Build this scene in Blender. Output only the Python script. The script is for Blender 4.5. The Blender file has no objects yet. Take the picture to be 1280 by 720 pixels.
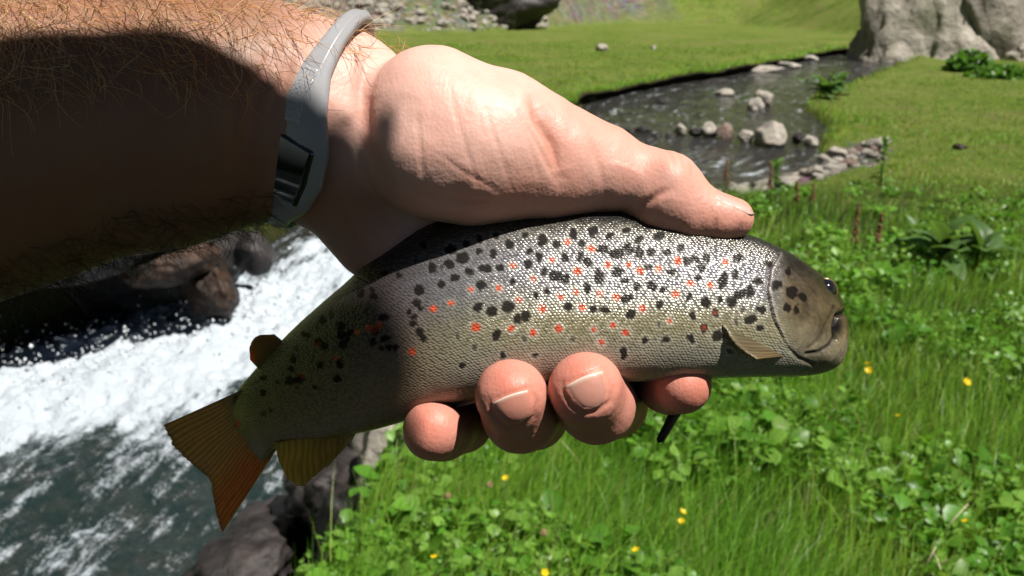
import bpy, math, random
import numpy as np
from mathutils import Vector, Matrix

# ------------------------------------------------------------------ camera, sky, sun, exposure
SC = bpy.context.scene
COL = SC.collection
F = 1155.0                     # focal length in pixels of a 1280 px wide frame
CAMZ = 1.6
PITCH = math.radians(17.0)
D0 = 0.28                      # distance from lens to the fish
UNIT = D0 / F                  # one "near unit" in metres
sp, cp = math.sin(PITCH), math.cos(PITCH)
RIGHT = np.array([1.0, 0, 0]); UP = np.array([0, sp, cp]); FWD = np.array([0, cp, -sp])
CAM = np.array([0, 0, CAMZ])

cd = bpy.data.cameras.new('camera')
cam = bpy.data.objects.new('camera', cd); COL.objects.link(cam)
cam.location = CAM
cam.rotation_euler = (math.pi / 2 - PITCH, 0, 0)
cd.sensor_width = 36.0
cd.lens = 36.0 * F / 1280.0
cd.clip_start = 0.01; cd.clip_end = 2000
cd.dof.use_dof = True
cd.dof.focus_distance = D0 - 0.008
cd.dof.aperture_fstop = 30.0
SC.camera = cam

SUN = np.array([0.38, -0.30, 0.875]); SUN = SUN / np.linalg.norm(SUN)
sl = bpy.data.lights.new('sun', 'SUN'); sl.energy = 5.0; sl.angle = math.radians(0.7); sl.color = (1.0, 0.95, 0.87)
so = bpy.data.objects.new('sun', sl); COL.objects.link(so)
so.location = (3, 3, 12)
so.rotation_euler = Vector(-SUN).to_track_quat('-Z', 'Y').to_euler()

W = bpy.data.worlds.new('World'); SC.world = W; W.use_nodes = True
wn = W.node_tree.nodes; wl = W.node_tree.links
sky = wn.new('ShaderNodeTexSky'); sky.sky_type = 'NISHITA'; sky.sun_disc = False
sky.sun_elevation = math.asin(SUN[2]); sky.sun_rotation = math.atan2(SUN[0], SUN[1])
sky.altitude = 2800; sky.air_density = 0.32; sky.dust_density = 0.15; sky.ozone_density = 1.0
wl.new(sky.outputs[0], wn['Background'].inputs[0]); wn['Background'].inputs[1].default_value = 0.05

SC.view_settings.view_transform = 'Standard'; SC.view_settings.look = 'None'
SC.view_settings.exposure = 0.78; SC.view_settings.gamma = 1.0
SC.render.engine = 'CYCLES'
SC.cycles.use_denoising = True
SC.cycles.max_bounces = 6; SC.cycles.diffuse_bounces = 1; SC.cycles.transmission_bounces = 4
SC.cycles.transparent_max_bounces = 6
SC.cycles.sample_clamp_indirect = 4.0

# ------------------------------------------------------------------ helpers
rng = np.random.default_rng(11)
random.seed(11)

def NP(px, py, dz=0.0):
    """point in near space (x right, y up, z away, near units) seen at pixel px,py"""
    k = (F + dz) / F
    return np.array([(px - 640.0) * k, (360.0 - py) * k, dz], float)

def n2w(p):
    p = np.asarray(p, float)
    return CAM + UNIT * (p[..., 0:1] * RIGHT + p[..., 1:2] * UP + (F + p[..., 2:3]) * FWD)

def near_px(p):
    k = F / (F + p[:, 2])
    return 640 + p[:, 0] * k, 360 - p[:, 1] * k

def gp(px, py, z=0.0):
    """world point at height z on the line of sight through a pixel: used to measure where things stand"""
    a = (px - 640) / F; b = (360 - py) / F
    d = a * RIGHT + b * UP + FWD
    t = (z - CAMZ) / d[2]
    return CAM + d * t

def hash3(ix, iy, iz, seed):
    h = (ix.astype(np.int64) * 374761393 + iy.astype(np.int64) * 668265263 + iz.astype(np.int64) * 2147483647 + seed * 144665) & 0xffffffff
    h = ((h ^ (h >> 13)) * 1274126177) & 0xffffffff
    h = ((h ^ (h >> 16)) * 2246822519) & 0xffffffff
    return ((h ^ (h >> 15)) & 0xffffff) / float(0xffffff)

def vnoise(p, seed=0):
    p = np.asarray(p, float)
    i = np.floor(p).astype(np.int64); f = p - i
    f = f * f * f * (f * (f * 6 - 15) + 10)
    out = 0
    for dx in (0, 1):
        wx = f[..., 0] if dx else 1 - f[..., 0]
        for dy in (0, 1):
            wy = f[..., 1] if dy else 1 - f[..., 1]
            for dz in (0, 1):
                wz = f[..., 2] if dz else 1 - f[..., 2]
                out = out + wx * wy * wz * hash3(i[..., 0] + dx, i[..., 1] + dy, i[..., 2] + dz, seed)
    return out * 2 - 1

def fbm(p, octaves=4, seed=0, gain=0.5):
    p = np.asarray(p, float); a = 1.0; s = 0; t = 0
    for o in range(octaves):
        s = s + a * vnoise(p * (2.03 ** o) + 17.3 * o, seed + o); t += a; a *= gain
    return s / t

def fbm2(x, y, octaves=4, seed=0, gain=0.5):
    return fbm(np.stack([x, y, np.zeros_like(x)], -1), octaves, seed, gain)

def smooth(a, b, x):
    t = np.clip((x - a) / (b - a), 0, 1); return t * t * (3 - 2 * t)

def spl(xk, yk, x):
    xk = np.asarray(xk, float); yk = np.asarray(yk, float)
    m = np.gradient(yk, xk, axis=0)
    i = np.clip(np.searchsorted(xk, x, side='right') - 1, 0, len(xk) - 2)
    h = xk[i + 1] - xk[i]; t = (x - xk[i]) / h
    if yk.ndim > 1: t = t[:, None]; h = h[:, None]
    t2 = t * t; t3 = t2 * t
    return (2 * t3 - 3 * t2 + 1) * yk[i] + (t3 - 2 * t2 + t) * h * m[i] + (-2 * t3 + 3 * t2) * yk[i + 1] + (t3 - t2) * h * m[i + 1]

def new_mesh(name, v, faces, mat=None, smooth_on=True, attrs=None, uv=None):
    """faces: (n,3) or (n,4) int array or a list of such arrays"""
    me = bpy.data.meshes.new(name)
    fl = faces if isinstance(faces, list) else [faces]
    fl = [np.asarray(a, np.int32) for a in fl if len(a)]
    me.vertices.add(len(v)); me.vertices.foreach_set('co', np.asarray(v, np.float32).ravel())
    loops = np.concatenate([a.ravel() for a in fl])
    tot = np.concatenate([np.full(len(a), a.shape[1], np.int32) for a in fl])
    start = np.concatenate([[0], np.cumsum(tot)[:-1]]).astype(np.int32)
    me.loops.add(len(loops)); me.loops.foreach_set('vertex_index', loops)
    me.polygons.add(len(tot)); me.polygons.foreach_set('loop_start', start); me.polygons.foreach_set('loop_total', tot)
    me.update(calc_edges=True)
    me.polygons.foreach_set('use_smooth', np.full(len(tot), smooth_on))
    for k, a in (attrs or {}).items():
        a = np.asarray(a, np.float32)
        if a.ndim == 1:
            at = me.attributes.new(k, 'FLOAT', 'POINT'); at.data.foreach_set('value', a)
        else:
            c = np.ones((len(a), 4), np.float32); c[:, :3] = a
            at = me.attributes.new(k, 'FLOAT_COLOR', 'POINT'); at.data.foreach_set('color', c.ravel())
    if uv is not None:
        l = me.uv_layers.new(name='UVMap'); l.data.foreach_set('uv', np.asarray(uv, np.float32)[loops].ravel())
    if mat: me.materials.append(mat)
    me.validate()
    return me

def tag(o, label=None, cat=None, group=None, kind=None):
    if label: o['label'] = label
    if cat: o['category'] = cat
    if group: o['group'] = group
    if kind: o['kind'] = kind
    return o

def link(name, me, parent=None, loc=None):
    o = bpy.data.objects.new(name, me); COL.objects.link(o)
    if loc is not None: o.location = loc
    if parent is not None: o.parent = parent
    return o

def empty(name, loc):
    o = bpy.data.objects.new(name, None); COL.objects.link(o); o.location = loc; o.empty_display_size = 0.05
    return o

def grid_faces(nu, nv, wrap_v=False):
    i = np.arange(nu - 1)[:, None]; j = np.arange(nv if wrap_v else nv - 1)[None, :]
    j2 = (j + 1) % nv
    a = i * nv + j; b = i * nv + j2; c = (i + 1) * nv + j2; d = (i + 1) * nv + j
    return np.stack([a, b, c, d], -1).reshape(-1, 4)

# ------------------------------------------------------------------ materials
class Mat:
    def __init__(s, name):
        s.m = bpy.data.materials.new(name); s.m.use_nodes = True
        s.t = s.m.node_tree; s.b = s.t.nodes['Principled BSDF']; s.out = s.t.nodes['Material Output']
    def n(s, typ, **kw):
        nd = s.t.nodes.new('ShaderNode' + typ)
        for k, v in kw.items():
            if k == 'ins':
                for i, val in v.items(): s.set(nd.inputs[i], val)
            else: setattr(nd, k, v)
        return nd
    def set(s, sock, val):
        if isinstance(val, bpy.types.NodeSocket): s.t.links.new(val, sock)
        else: sock.default_value = val
    def math(s, op, a, b=0.0, c=None, clamp=False):
        nd = s.t.nodes.new('ShaderNodeMath'); nd.operation = op; nd.use_clamp = clamp
        s.set(nd.inputs[0], a); s.set(nd.inputs[1], b)
        if c is not None: s.set(nd.inputs[2], c)
        return nd.outputs[0]
    def mix(s, f, a, b, mode='MIX'):
        nd = s.t.nodes.new('ShaderNodeMix'); nd.data_type = 'RGBA'; nd.blend_type = mode
        s.set(nd.inputs[0], f); s.set(nd.inputs[6], a); s.set(nd.inputs[7], b)
        return nd.outputs[2]
    def attr(s, name, out='Color'):
        nd = s.t.nodes.new('ShaderNodeAttribute'); nd.attribute_name = name; return nd.outputs[out]
    def coord(s, out='Object'):
        return s.t.nodes.new('ShaderNodeTexCoord').outputs[out]
    def noise(s, scale, detail=4.0, rough=0.55, vec=None, dist=0.0, out=0):
        nd = s.t.nodes.new('ShaderNodeTexNoise')
        nd.inputs['Scale'].default_value = scale; nd.inputs['Detail'].default_value = detail
        nd.inputs['Roughness'].default_value = rough; nd.inputs['Distortion'].default_value = dist
        s.t.links.new(vec if vec is not None else s.coord(), nd.inputs['Vector'])
        return nd.outputs[out]
    def ramp(s, f, stops):
        nd = s.t.nodes.new('ShaderNodeValToRGB'); cr = nd.color_ramp
        while len(cr.elements) < len(stops): cr.elements.new(0.5)
        for e, (p, c) in zip(cr.elements, stops):
            e.position = p; e.color = (*c, 1) if len(c) == 3 else c
        s.t.links.new(f, nd.inputs[0]); return nd.outputs[0]
    def bump(s, h, strength, dist, normal=None):
        nd = s.t.nodes.new('ShaderNodeBump'); nd.inputs['Strength'].default_value = strength; nd.inputs['Distance'].default_value = dist
        s.t.links.new(h, nd.inputs['Height'])
        if normal is not None: s.t.links.new(normal, nd.inputs['Normal'])
        return nd.outputs[0]
    def p(s, **kw):
        for k, v in kw.items(): s.set(s.b.inputs[k.replace('_', ' ')], v)
        return s

def gray(v): return (v, v, v, 1)

def leaf_material(name, trans=0.45, rough=0.45, bump_scale=None):
    m = Mat(name)
    c = m.attr('Col')
    if bump_scale:
        n = m.noise(bump_scale, 3)
        m.p(Normal=m.bump(n, 0.3, 0.002))
    m.p(Base_Color=c, Roughness=rough, Specular_IOR_Level=0.35)
    tr = m.n('BsdfTranslucent'); tc = m.mix(1.0, c, (1.5, 1.45, 0.7, 1), 'MULTIPLY')
    m.t.links.new(tc, tr.inputs[0])
    mx = m.n('MixShader', ins={0: trans, 1: m.b.outputs[0], 2: tr.outputs[0]})
    m.t.links.new(mx.outputs[0], m.out.inputs[0])
    return m.m

M = {}
M['grass'] = leaf_material('grass_blade', 0.42, 0.42)
M['leaf'] = leaf_material('herb_leaf', 0.38, 0.4)
M['petal'] = leaf_material('petal', 0.3, 0.4)

def skin_material():
    m = Mat('skin')
    co = m.coord()
    n1 = m.noise(70, 5, 0.6, co); n2 = m.noise(420, 3, 0.6, co)
    col = m.mix(m.math('MULTIPLY', m.ramp(n1, [(0.35, (0, 0, 0)), (0.7, (1, 1, 1))]), 0.5), m.attr('Col'), m.mix(1.0, m.attr('Col'), (0.98, 0.72, 0.66, 1), 'MULTIPLY'))
    col = m.mix(m.math('MULTIPLY', n2, 0.22), col, (0.30, 0.14, 0.09, 1))
    # fine ridge lines run across the skin: stretched noise plus cells
    mp = m.n('Mapping'); m.t.links.new(co, mp.inputs[0]); mp.inputs['Scale'].default_value = (1.0, 0.35, 0.35); mp.inputs['Rotation'].default_value = (0.2, 0.3, 0.35)
    r1 = m.noise(1500, 2, 0.5, mp.outputs[0]); 
    vo = m.n('TexVoronoi'); vo.inputs['Scale'].default_value = 900; vo.distance = 'EUCLIDEAN'; m.t.links.new(co, vo.inputs['Vector'])
    h = m.math('ADD', m.math('MULTIPLY', r1, 0.6), m.math('MULTIPLY', vo.outputs[0], 0.5))
    nrm = m.bump(h, 0.42, 0.0003)
    nrm = m.bump(m.noise(260, 4, 0.6, mp.outputs[0]), 0.12, 0.0008, nrm)
    m.p(Base_Color=col, Roughness=m.math('ADD', m.math('MULTIPLY', n2, 0.25), 0.38), Normal=nrm, Specular_IOR_Level=0.36,
        Subsurface_Weight=0.16, Subsurface_Radius=(1.0, 0.32, 0.16), Subsurface_Scale=0.0035)
    return m.m
M['skin'] = skin_material()

def simple(name, col, rough=0.5, metal=0.0, spec=0.5, bump=None, coat=0.0):
    m = Mat(name); m.p(Base_Color=(*col, 1), Roughness=rough, Metallic=metal, Specular_IOR_Level=spec, Coat_Weight=coat)
    if bump: m.p(Normal=m.bump(m.noise(bump[0], 4), bump[1], bump[2]))
    return m.m

def nail_material():
    m = Mat('nail')
    m.p(Base_Color=m.attr('Col'), Roughness=0.28, Specular_IOR_Level=0.5, Subsurface_Weight=0.1, Subsurface_Scale=0.002,
        Normal=m.bump(m.noise(700, 3), 0.15, 0.0004))
    return m.m
M['nail'] = nail_material()

def hair_material():
    m = Mat('arm_hair'); m.p(Base_Color=m.attr('Col'), Roughness=0.3, Specular_IOR_Level=0.7)
    tr = m.n('BsdfTranslucent'); m.t.links.new(m.attr('Col'), tr.inputs[0])
    mx = m.n('MixShader', ins={0: 0.5, 1: m.b.outputs[0], 2: tr.outputs[0]}); m.t.links.new(mx.outputs[0], m.out.inputs[0])
    return m.m
M['hair'] = hair_material()

def fish_material():
    m = Mat('trout_skin')
    uv = m.n('UVMap').outputs[0]
    sx = m.n('SeparateXYZ', ins={0: uv})
    u, v = sx.outputs[0], sx.outputs[1]
    wob = m.noise(60, 2, 0.5, m.coord())
    u = m.math('ADD', u, m.math('MULTIPLY', wob, 2.0)); v = m.math('ADD', v, m.math('MULTIPLY', wob, 1.6))
    us = m.math('ADD', u, m.math('MULTIPLY', v, 0.5))
    cell = m.n('CombineXYZ', ins={0: us, 1: v})
    vo = m.n('TexVoronoi'); vo.voronoi_dimensions = '2D'; vo.inputs['Scale'].default_value = 1.0; vo.inputs['Randomness'].default_value = 0.42
    m.t.links.new(cell.outputs[0], vo.inputs['Vector'])
    d = vo.outputs['Distance']; d2 = m.math('MULTIPLY', d, d)
    sc = m.n('SeparateColor', ins={0: vo.outputs['Color']}); rnd = sc.outputs[0]
    ps = m.n('SeparateXYZ', ins={0: vo.outputs['Position']}); fu = m.math('SUBTRACT', us, ps.outputs[0])
    sm = m.attr('Scale', 'Fac')      # how scaly / silvery the skin is
    dome = m.math('SUBTRACT', 0.55, m.math('MULTIPLY', d2, 1.6))
    tilt = m.math('MULTIPLY', m.math('SUBTRACT', rnd, 0.5), m.math('MULTIPLY', fu, 0.9))
    hgt = m.math('MULTIPLY', m.math('ADD', dome, tilt), sm)
    gap = m.ramp(d, [(0.34, (1, 1, 1)), (0.62, (0.58, 0.57, 0.56))])
    base = m.attr('Col')
    c = m.mix(sm, base, m.mix(1.0, base, gap, 'MULTIPLY'))
    c = m.mix(m.math('MULTIPLY', m.math('MULTIPLY', rnd, sm), 0.35), c, m.mix(1.0, c, (2.2, 2.15, 2.2, 1), 'MULTIPLY'))
    n2 = m.noise(900, 3)
    hgt = m.math('MULTIPLY', hgt, m.math('ADD', 0.35, m.math('MULTIPLY', m.noise(130, 3), 1.1)))
    nrm = m.bump(hgt, 0.42, 0.0006)
    nrm = m.bump(n2, 0.12, 0.0004, nrm)
    m.p(Base_Color=c, Metallic=m.math('MULTIPLY', m.math('MULTIPLY', m.attr('Silver', 'Fac'), gap), 0.75), Roughness=m.math('ADD', 0.19, m.math('MULTIPLY', rnd, 0.18)),
        Normal=nrm, Specular_IOR_Level=m.math('MULTIPLY', m.attr('Gloss', 'Fac'), 0.55), Coat_Weight=m.math('MULTIPLY', m.attr('Gloss', 'Fac'), 0.12), Coat_Roughness=0.2, Coat_Normal=nrm)
    return m.m
M['fish'] = fish_material()

def fin_material():
    m = Mat('fin'); c = m.attr('Col')
    m.p(Base_Color=c, Roughness=0.32, Specular_IOR_Level=0.5, Normal=m.bump(m.noise(900, 3), 0.25, 0.0004))
    tr = m.n('BsdfTranslucent'); m.t.links.new(c, tr.inputs[0])
    mx = m.n('MixShader', ins={0: 0.55, 1: m.b.outputs[0], 2: tr.outputs[0]}); m.t.links.new(mx.outputs[0], m.out.inputs[0])
    return m.m
M['fin'] = fin_material()
M['eye'] = simple('fish_eye', (0.008, 0.008, 0.010), 0.08, 0, 0.6, coat=0.6)
M['iris'] = simple('fish_iris', (0.16, 0.12, 0.05), 0.2, 0.4)

def band_material():
    m = Mat('band_rubber')
    m.p(Base_Color=m.mix(m.noise(300, 4), (0.25, 0.25, 0.265, 1), (0.30, 0.30, 0.315, 1)), Roughness=0.36, Specular_IOR_Level=0.5,
        Normal=m.bump(m.noise(2600, 2), 0.12, 0.0003))
    return m.m
M['band'] = band_material()
def crackle_material():
    m = Mat('crackled_panel')
    vo = m.n('TexVoronoi'); vo.feature = 'DISTANCE_TO_EDGE'; vo.inputs['Scale'].default_value = 1000
    nz = m.noise(500, 2, out=1)
    vm = m.n('VectorMath'); vm.operation = 'MULTIPLY_ADD'
    m.t.links.new(nz, vm.inputs[0]); vm.inputs[1].default_value = (0.0012,) * 3; m.t.links.new(m.coord(), vm.inputs[2])
    m.t.links.new(vm.outputs[0], vo.inputs['Vector'])
    e = m.ramp(vo.outputs[0], [(0.0, (0.17, 0.17, 0.18)), (0.08, (0.34, 0.34, 0.36))])
    m.p(Base_Color=e, Metallic=0.1, Roughness=0.22, Normal=m.bump(m.ramp(vo.outputs[0], [(0, (0, 0, 0)), (0.15, (1, 1, 1))]), 0.25, 0.0003))
    return m.m
M['crackle'] = crackle_material()
M['screen'] = simple('dead_display', (0.006, 0.007, 0.006), 0.07, 0, 0.6, coat=0.5)

def rock_material(name, c1, c2, c3, scale=3.0, bumpd=0.03, rough=0.85, moss=None):
    m = Mat(name); co = m.coord()
    n1 = m.noise(scale, 8, 0.62, co, 0.4); n2 = m.noise(scale * 6, 6, 0.65, co); n3 = m.noise(scale * 0.6, 3, 0.5, co)
    c = m.ramp(n1, [(0.3, c1), (0.5, c2), (0.68, c3)])
    c = m.mix(m.ramp(n2, [(0.42, (0.5, 0.5, 0.5)), (0.7, (0, 0, 0))]), c, m.mix(1.0, c, (0.45, 0.43, 0.42, 1), 'MULTIPLY'))
    if moss:
        c = m.mix(m.ramp(n3, [(0.55, (0, 0, 0)), (0.68, (0.8, 0.8, 0.8))]), c, (*moss, 1))
    oi = m.n('ObjectInfo').outputs['Random']
    c = m.mix(m.math('MULTIPLY', oi, 0.5), c, m.mix(1.0, c, (0.62, 0.60, 0.58, 1), 'MULTIPLY'))
    h = m.math('ADD', m.math('MULTIPLY', n1, 1.0), m.math('MULTIPLY', n2, 0.35))
    m.p(Base_Color=c, Roughness=rough, Specular_IOR_Level=0.3, Normal=m.bump(h, 0.9, bumpd))
    return m.m
M['pale_rock'] = rock_material('pale_rock', (0.21, 0.19, 0.17), (0.39, 0.36, 0.315), (0.50, 0.465, 0.415), 9, 0.02)
M['cliff_rock'] = rock_material('cliff_rock', (0.19, 0.17, 0.145), (0.40, 0.365, 0.31), (0.50, 0.46, 0.40), 0.75, 0.30, moss=(0.14, 0.15, 0.08))
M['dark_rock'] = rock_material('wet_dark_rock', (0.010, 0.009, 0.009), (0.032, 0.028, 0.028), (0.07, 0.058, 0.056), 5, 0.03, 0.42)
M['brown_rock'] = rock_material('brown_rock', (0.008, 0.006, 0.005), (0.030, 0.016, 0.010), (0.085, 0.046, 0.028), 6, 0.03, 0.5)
M['red_rock'] = rock_material('reddish_rock', (0.12, 0.085, 0.07), (0.24, 0.17, 0.14), (0.33, 0.26, 0.22), 8, 0.02)

def ground_material():
    m = Mat('meadow_ground'); co = m.coord()
    n1 = m.noise(0.35, 6, 0.6, co); n2 = m.noise(3.0, 6, 0.65, co); n3 = m.noise(22, 5, 0.7, co); n4 = m.noise(0.9, 4, 0.6, co)
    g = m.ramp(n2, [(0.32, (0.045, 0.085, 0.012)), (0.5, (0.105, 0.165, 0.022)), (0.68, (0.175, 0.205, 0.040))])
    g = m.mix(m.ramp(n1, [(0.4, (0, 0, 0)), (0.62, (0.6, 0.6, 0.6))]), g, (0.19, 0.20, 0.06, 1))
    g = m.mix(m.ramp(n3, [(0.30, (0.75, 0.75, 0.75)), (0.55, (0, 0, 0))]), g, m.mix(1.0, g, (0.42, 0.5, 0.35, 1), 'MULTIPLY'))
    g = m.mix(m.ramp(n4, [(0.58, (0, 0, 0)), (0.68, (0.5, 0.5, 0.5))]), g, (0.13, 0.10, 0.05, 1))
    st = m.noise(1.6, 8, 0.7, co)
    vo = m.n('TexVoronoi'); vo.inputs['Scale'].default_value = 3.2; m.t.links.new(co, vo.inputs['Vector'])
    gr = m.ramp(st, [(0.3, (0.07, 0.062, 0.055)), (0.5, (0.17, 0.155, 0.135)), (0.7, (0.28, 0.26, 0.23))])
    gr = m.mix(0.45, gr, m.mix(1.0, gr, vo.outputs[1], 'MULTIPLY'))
    soil = m.ramp(n3, [(0.3, (0.010, 0.008, 0.006)), (0.7, (0.030, 0.022, 0.014))])  # near black: shade under the far bank is painted into the soil
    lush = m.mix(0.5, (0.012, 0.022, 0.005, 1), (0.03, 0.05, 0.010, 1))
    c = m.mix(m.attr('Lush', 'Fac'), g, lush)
    c = m.mix(m.attr('Gravel', 'Fac'), c, gr)
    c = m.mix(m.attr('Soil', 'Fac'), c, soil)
    h = m.math('ADD', n3, m.math('MULTIPLY', m.noise(90, 3, 0.7, co), 0.6))
    m.p(Base_Color=c, Roughness=0.95, Specular_IOR_Level=0.1, Normal=m.bump(h, 0.9, 0.05))
    return m.m
M['ground'] = ground_material()

def water_material():
    m = Mat('stream_water'); co = m.coord()
    foam = m.attr('FoamGlint', 'Fac')
    n1 = m.noise(9, 5, 0.6, co, 0.5); n2 = m.noise(55, 5, 0.65, co, 0.3); n3 = m.noise(190, 3, 0.7, co)
    am = m.math('MAXIMUM', 0.4, m.math('SUBTRACT', 1.3, m.math('MULTIPLY', foam, 0.6)))
    f = m.math('ADD', foam, m.math('MULTIPLY', am, m.math('MULTIPLY', m.math('SUBTRACT', n2, 0.5), 1.2)))
    f = m.math('ADD', f, m.math('MULTIPLY', m.math('SUBTRACT', n1, 0.5), 1.3))
    f = m.math('ADD', f, m.math('MULTIPLY', m.math('SUBTRACT', n3, 0.5), 0.35))
    uvm = m.n('Mapping'); m.t.links.new(m.n('UVMap').outputs[0], uvm.inputs[0]); uvm.inputs['Scale'].default_value = (1.5, 10.0, 1.0)
    stk = m.noise(1.0, 6, 0.62, uvm.outputs[0], 0.6)
    f = m.math('ADD', f, m.math('MULTIPLY', m.math('SUBTRACT', stk, 0.53), 2.2))
    fm = m.ramp(f, [(0.30, (0, 0, 0)), (0.52, (0.35, 0.35, 0.35)), (0.80, (1, 1, 1))])
    deep = m.mix(m.attr('Deep', 'Fac'), (0.020, 0.020, 0.019, 1), (0.012, 0.026, 0.026, 1))
    deep = m.mix(m.ramp(n1, [(0.4, (0, 0, 0)), (0.7, (0.5, 0.5, 0.5))]), deep, (0.055, 0.05, 0.04, 1))
    c = m.mix(fm, deep, (0.49, 0.55, 0.61, 1))
    h = m.math('ADD', m.math('MULTIPLY', n1, 0.5), m.math('ADD', m.math('MULTIPLY', n2, 0.3), m.math('MULTIPLY', n3, 0.06)))
    nrm = m.bump(h, 1.0, 0.075)
    m.p(Base_Color=c, Roughness=m.math('ADD', 0.07, m.math('MULTIPLY', fm, 0.6)), Specular_IOR_Level=0.5, IOR=1.33, Normal=nrm)
    return m.m
M['water'] = water_material()

# ------------------------------------------------------------------ terrain and stream
# stream centre line: x, y, half width, water level
ST = np.array([
    (40, 60, 1.4, 0.06), (20.5, 42, 1.4, 0.0), (11.6, 31, 1.45, -0.05), (6.2, 22, 1.55, -0.09), (3.3, 17, 1.75, -0.11), (2.5, 13.6, 1.9, -0.13),
    (1.6, 11.4, 1.7, -0.15), (0.2, 10.0, 1.35, -0.17), (-0.75, 8.9, 1.15, -0.22), (-1.05, 8.2, 1.1, -0.50), (-1.5, 7.1, 1.15, -0.62),
    (-2.2, 5.7, 1.45, -0.80), (-2.60, 4.3, 1.75, -0.90), (-2.73, 2.6, 1.85, -0.95), (-2.7, 0.0, 1.9, -1.0), (-2.8, -6.0, 2.0, -1.1)])
_seg = np.sqrt(((ST[1:, :2] - ST[:-1, :2]) ** 2).sum(1)); _S = np.concatenate([[0], np.cumsum(_seg)])
SF = spl(_S, ST, np.linspace(0, _S[-1], 130))       # finely sampled

def stream(x, y):
    """signed distance to the water's edge (negative in the stream) and local water level"""
    sh = x.shape; x = x.ravel(); y = y.ravel()
    best = np.full(len(x), 1e9); lev = np.zeros(len(x)); hw = np.ones(len(x))
    for a, b in zip(SF[:-1], SF[1:]):
        dx, dy = b[0] - a[0], b[1] - a[1]
        t = np.clip(((x - a[0]) * dx + (y - a[1]) * dy) / (dx * dx + dy * dy), 0, 1)
        d = np.hypot(x - a[0] - t * dx, y - a[1] - t * dy)
        w = a[2] + t * (b[2] - a[2]); dd = d - w
        k = dd < best
        best[k] = dd[k]; lev[k] = (a[3] + t * (b[3] - a[3]))[k]
    best = best + 0.12 * fbm2(x * 0.9, y * 0.9, 3, 5) + 0.05 * fbm2(x * 4, y * 4, 2, 6)
    return best.reshape(sh), lev.reshape(sh)

def hills(x, y):
    fl = np.where(x > -3, 46 + (x + 3) * 2.2, 46 + (x + 3) * 0.35)
    hl = np.maximum(0, y - fl) * 0.62
    fc = 66 + 3 * np.sin(x * 0.14) + 0.0 * x
    hc = np.maximum(0, y - fc) * 0.45
    hr = np.maximum(0, (x - 16) - np.maximum(0, 22 - y) * 1.2) * 0.55
    hb = np.maximum(0, -x - 22) * 0.5
    return hl, hc, hr, hb

def terrain(x, y):
    d, lev = stream(x, y)
    shore = smooth(0.3, 1.2, x) * smooth(5.0, 4.0, x) * smooth(1.55, 0.5, d) * smooth(0.0, -0.6, y - 10.4 - 0.5 * (x - 2))
    r = np.hypot(x, y)
    base = 0.05 * fbm2(x * 0.7, y * 0.7, 4, 1) + 0.035 * fbm2(x * 2.6, y * 2.6, 3, 2) + 0.02 * np.clip(r - 10, 0, 30) / 10
    base = base + 0.26 * smooth(9, 12, y) * smooth(0.0, 0.5, d) * smooth(0.0, 2.0, y - 11.5 - 1.35 * (x - 0.3))      # raised far bank on the left
    base = base - 0.07 * shore
    hl, hc, hr, hb = hills(x, y)
    hm = np.maximum(np.maximum(hl, hc), np.maximum(hr, hb))
    base = base + hm * (1 + 0.12 * fbm2(x * 0.1, y * 0.1, 4, 3)) + np.minimum(hm, 1.2) * 0.45 * fbm2(x * 0.5, y * 0.5, 4, 4)
    bw = 0.24 + 0.6 * shore + 0.35 * np.exp(-((y - 3.3) / 1.2) ** 2) * smooth(-1.6, -0.9, x)
    w = smooth(0, 1, d / bw)
    bed = lev - 0.28 + 0.05 * fbm2(x * 3, y * 3, 3, 8)
    z = bed + (base - bed) * w
    return z, d, lev, hm, hl, hc, shore

nx, ny = 520, 560
u = np.linspace(-1, 1, nx); vv = np.linspace(-1, 1, ny)
gx = 1.6 * np.sinh(6.0 * u); gy = 4.5 + 1.7 * np.sinh(6.0 * vv)
X, Y = np.meshgrid(gx, gy, indexing='ij')
Z, Dst, Lev, HM, HL, HC, SH = terrain(X, Y)
gravel = np.clip(smooth(0.02, 0.25, HL) * (0.6 + 0.9 * smooth(-0.25, 0.1, fbm2(X * 0.18, Y * 0.18, 3, 31))), 0, 1)
gravel = np.maximum(gravel, smooth(0.2, 0.8, HC) * smooth(-0.18, 0.08, fbm2(X * 0.12, Y * 0.05, 4, 32)))
gravel = np.maximum(gravel, smooth(0.30, 0.55, SH + 0.25 * fbm2(X * 2, Y * 2, 3, 33)) * (Dst < 1.6))
soil = np.clip(1 - smooth(0.02, 0.30, Dst), 0, 1) * (1 - gravel)
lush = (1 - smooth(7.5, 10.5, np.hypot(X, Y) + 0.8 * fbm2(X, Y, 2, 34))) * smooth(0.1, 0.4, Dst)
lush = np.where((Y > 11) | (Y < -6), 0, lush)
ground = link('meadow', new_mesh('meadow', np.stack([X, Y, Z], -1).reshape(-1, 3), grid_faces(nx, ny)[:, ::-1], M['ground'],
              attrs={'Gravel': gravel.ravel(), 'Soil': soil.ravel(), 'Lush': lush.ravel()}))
tag(ground, 'short green mountain meadow rising to grassy and stony slopes', kind='structure')

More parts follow.
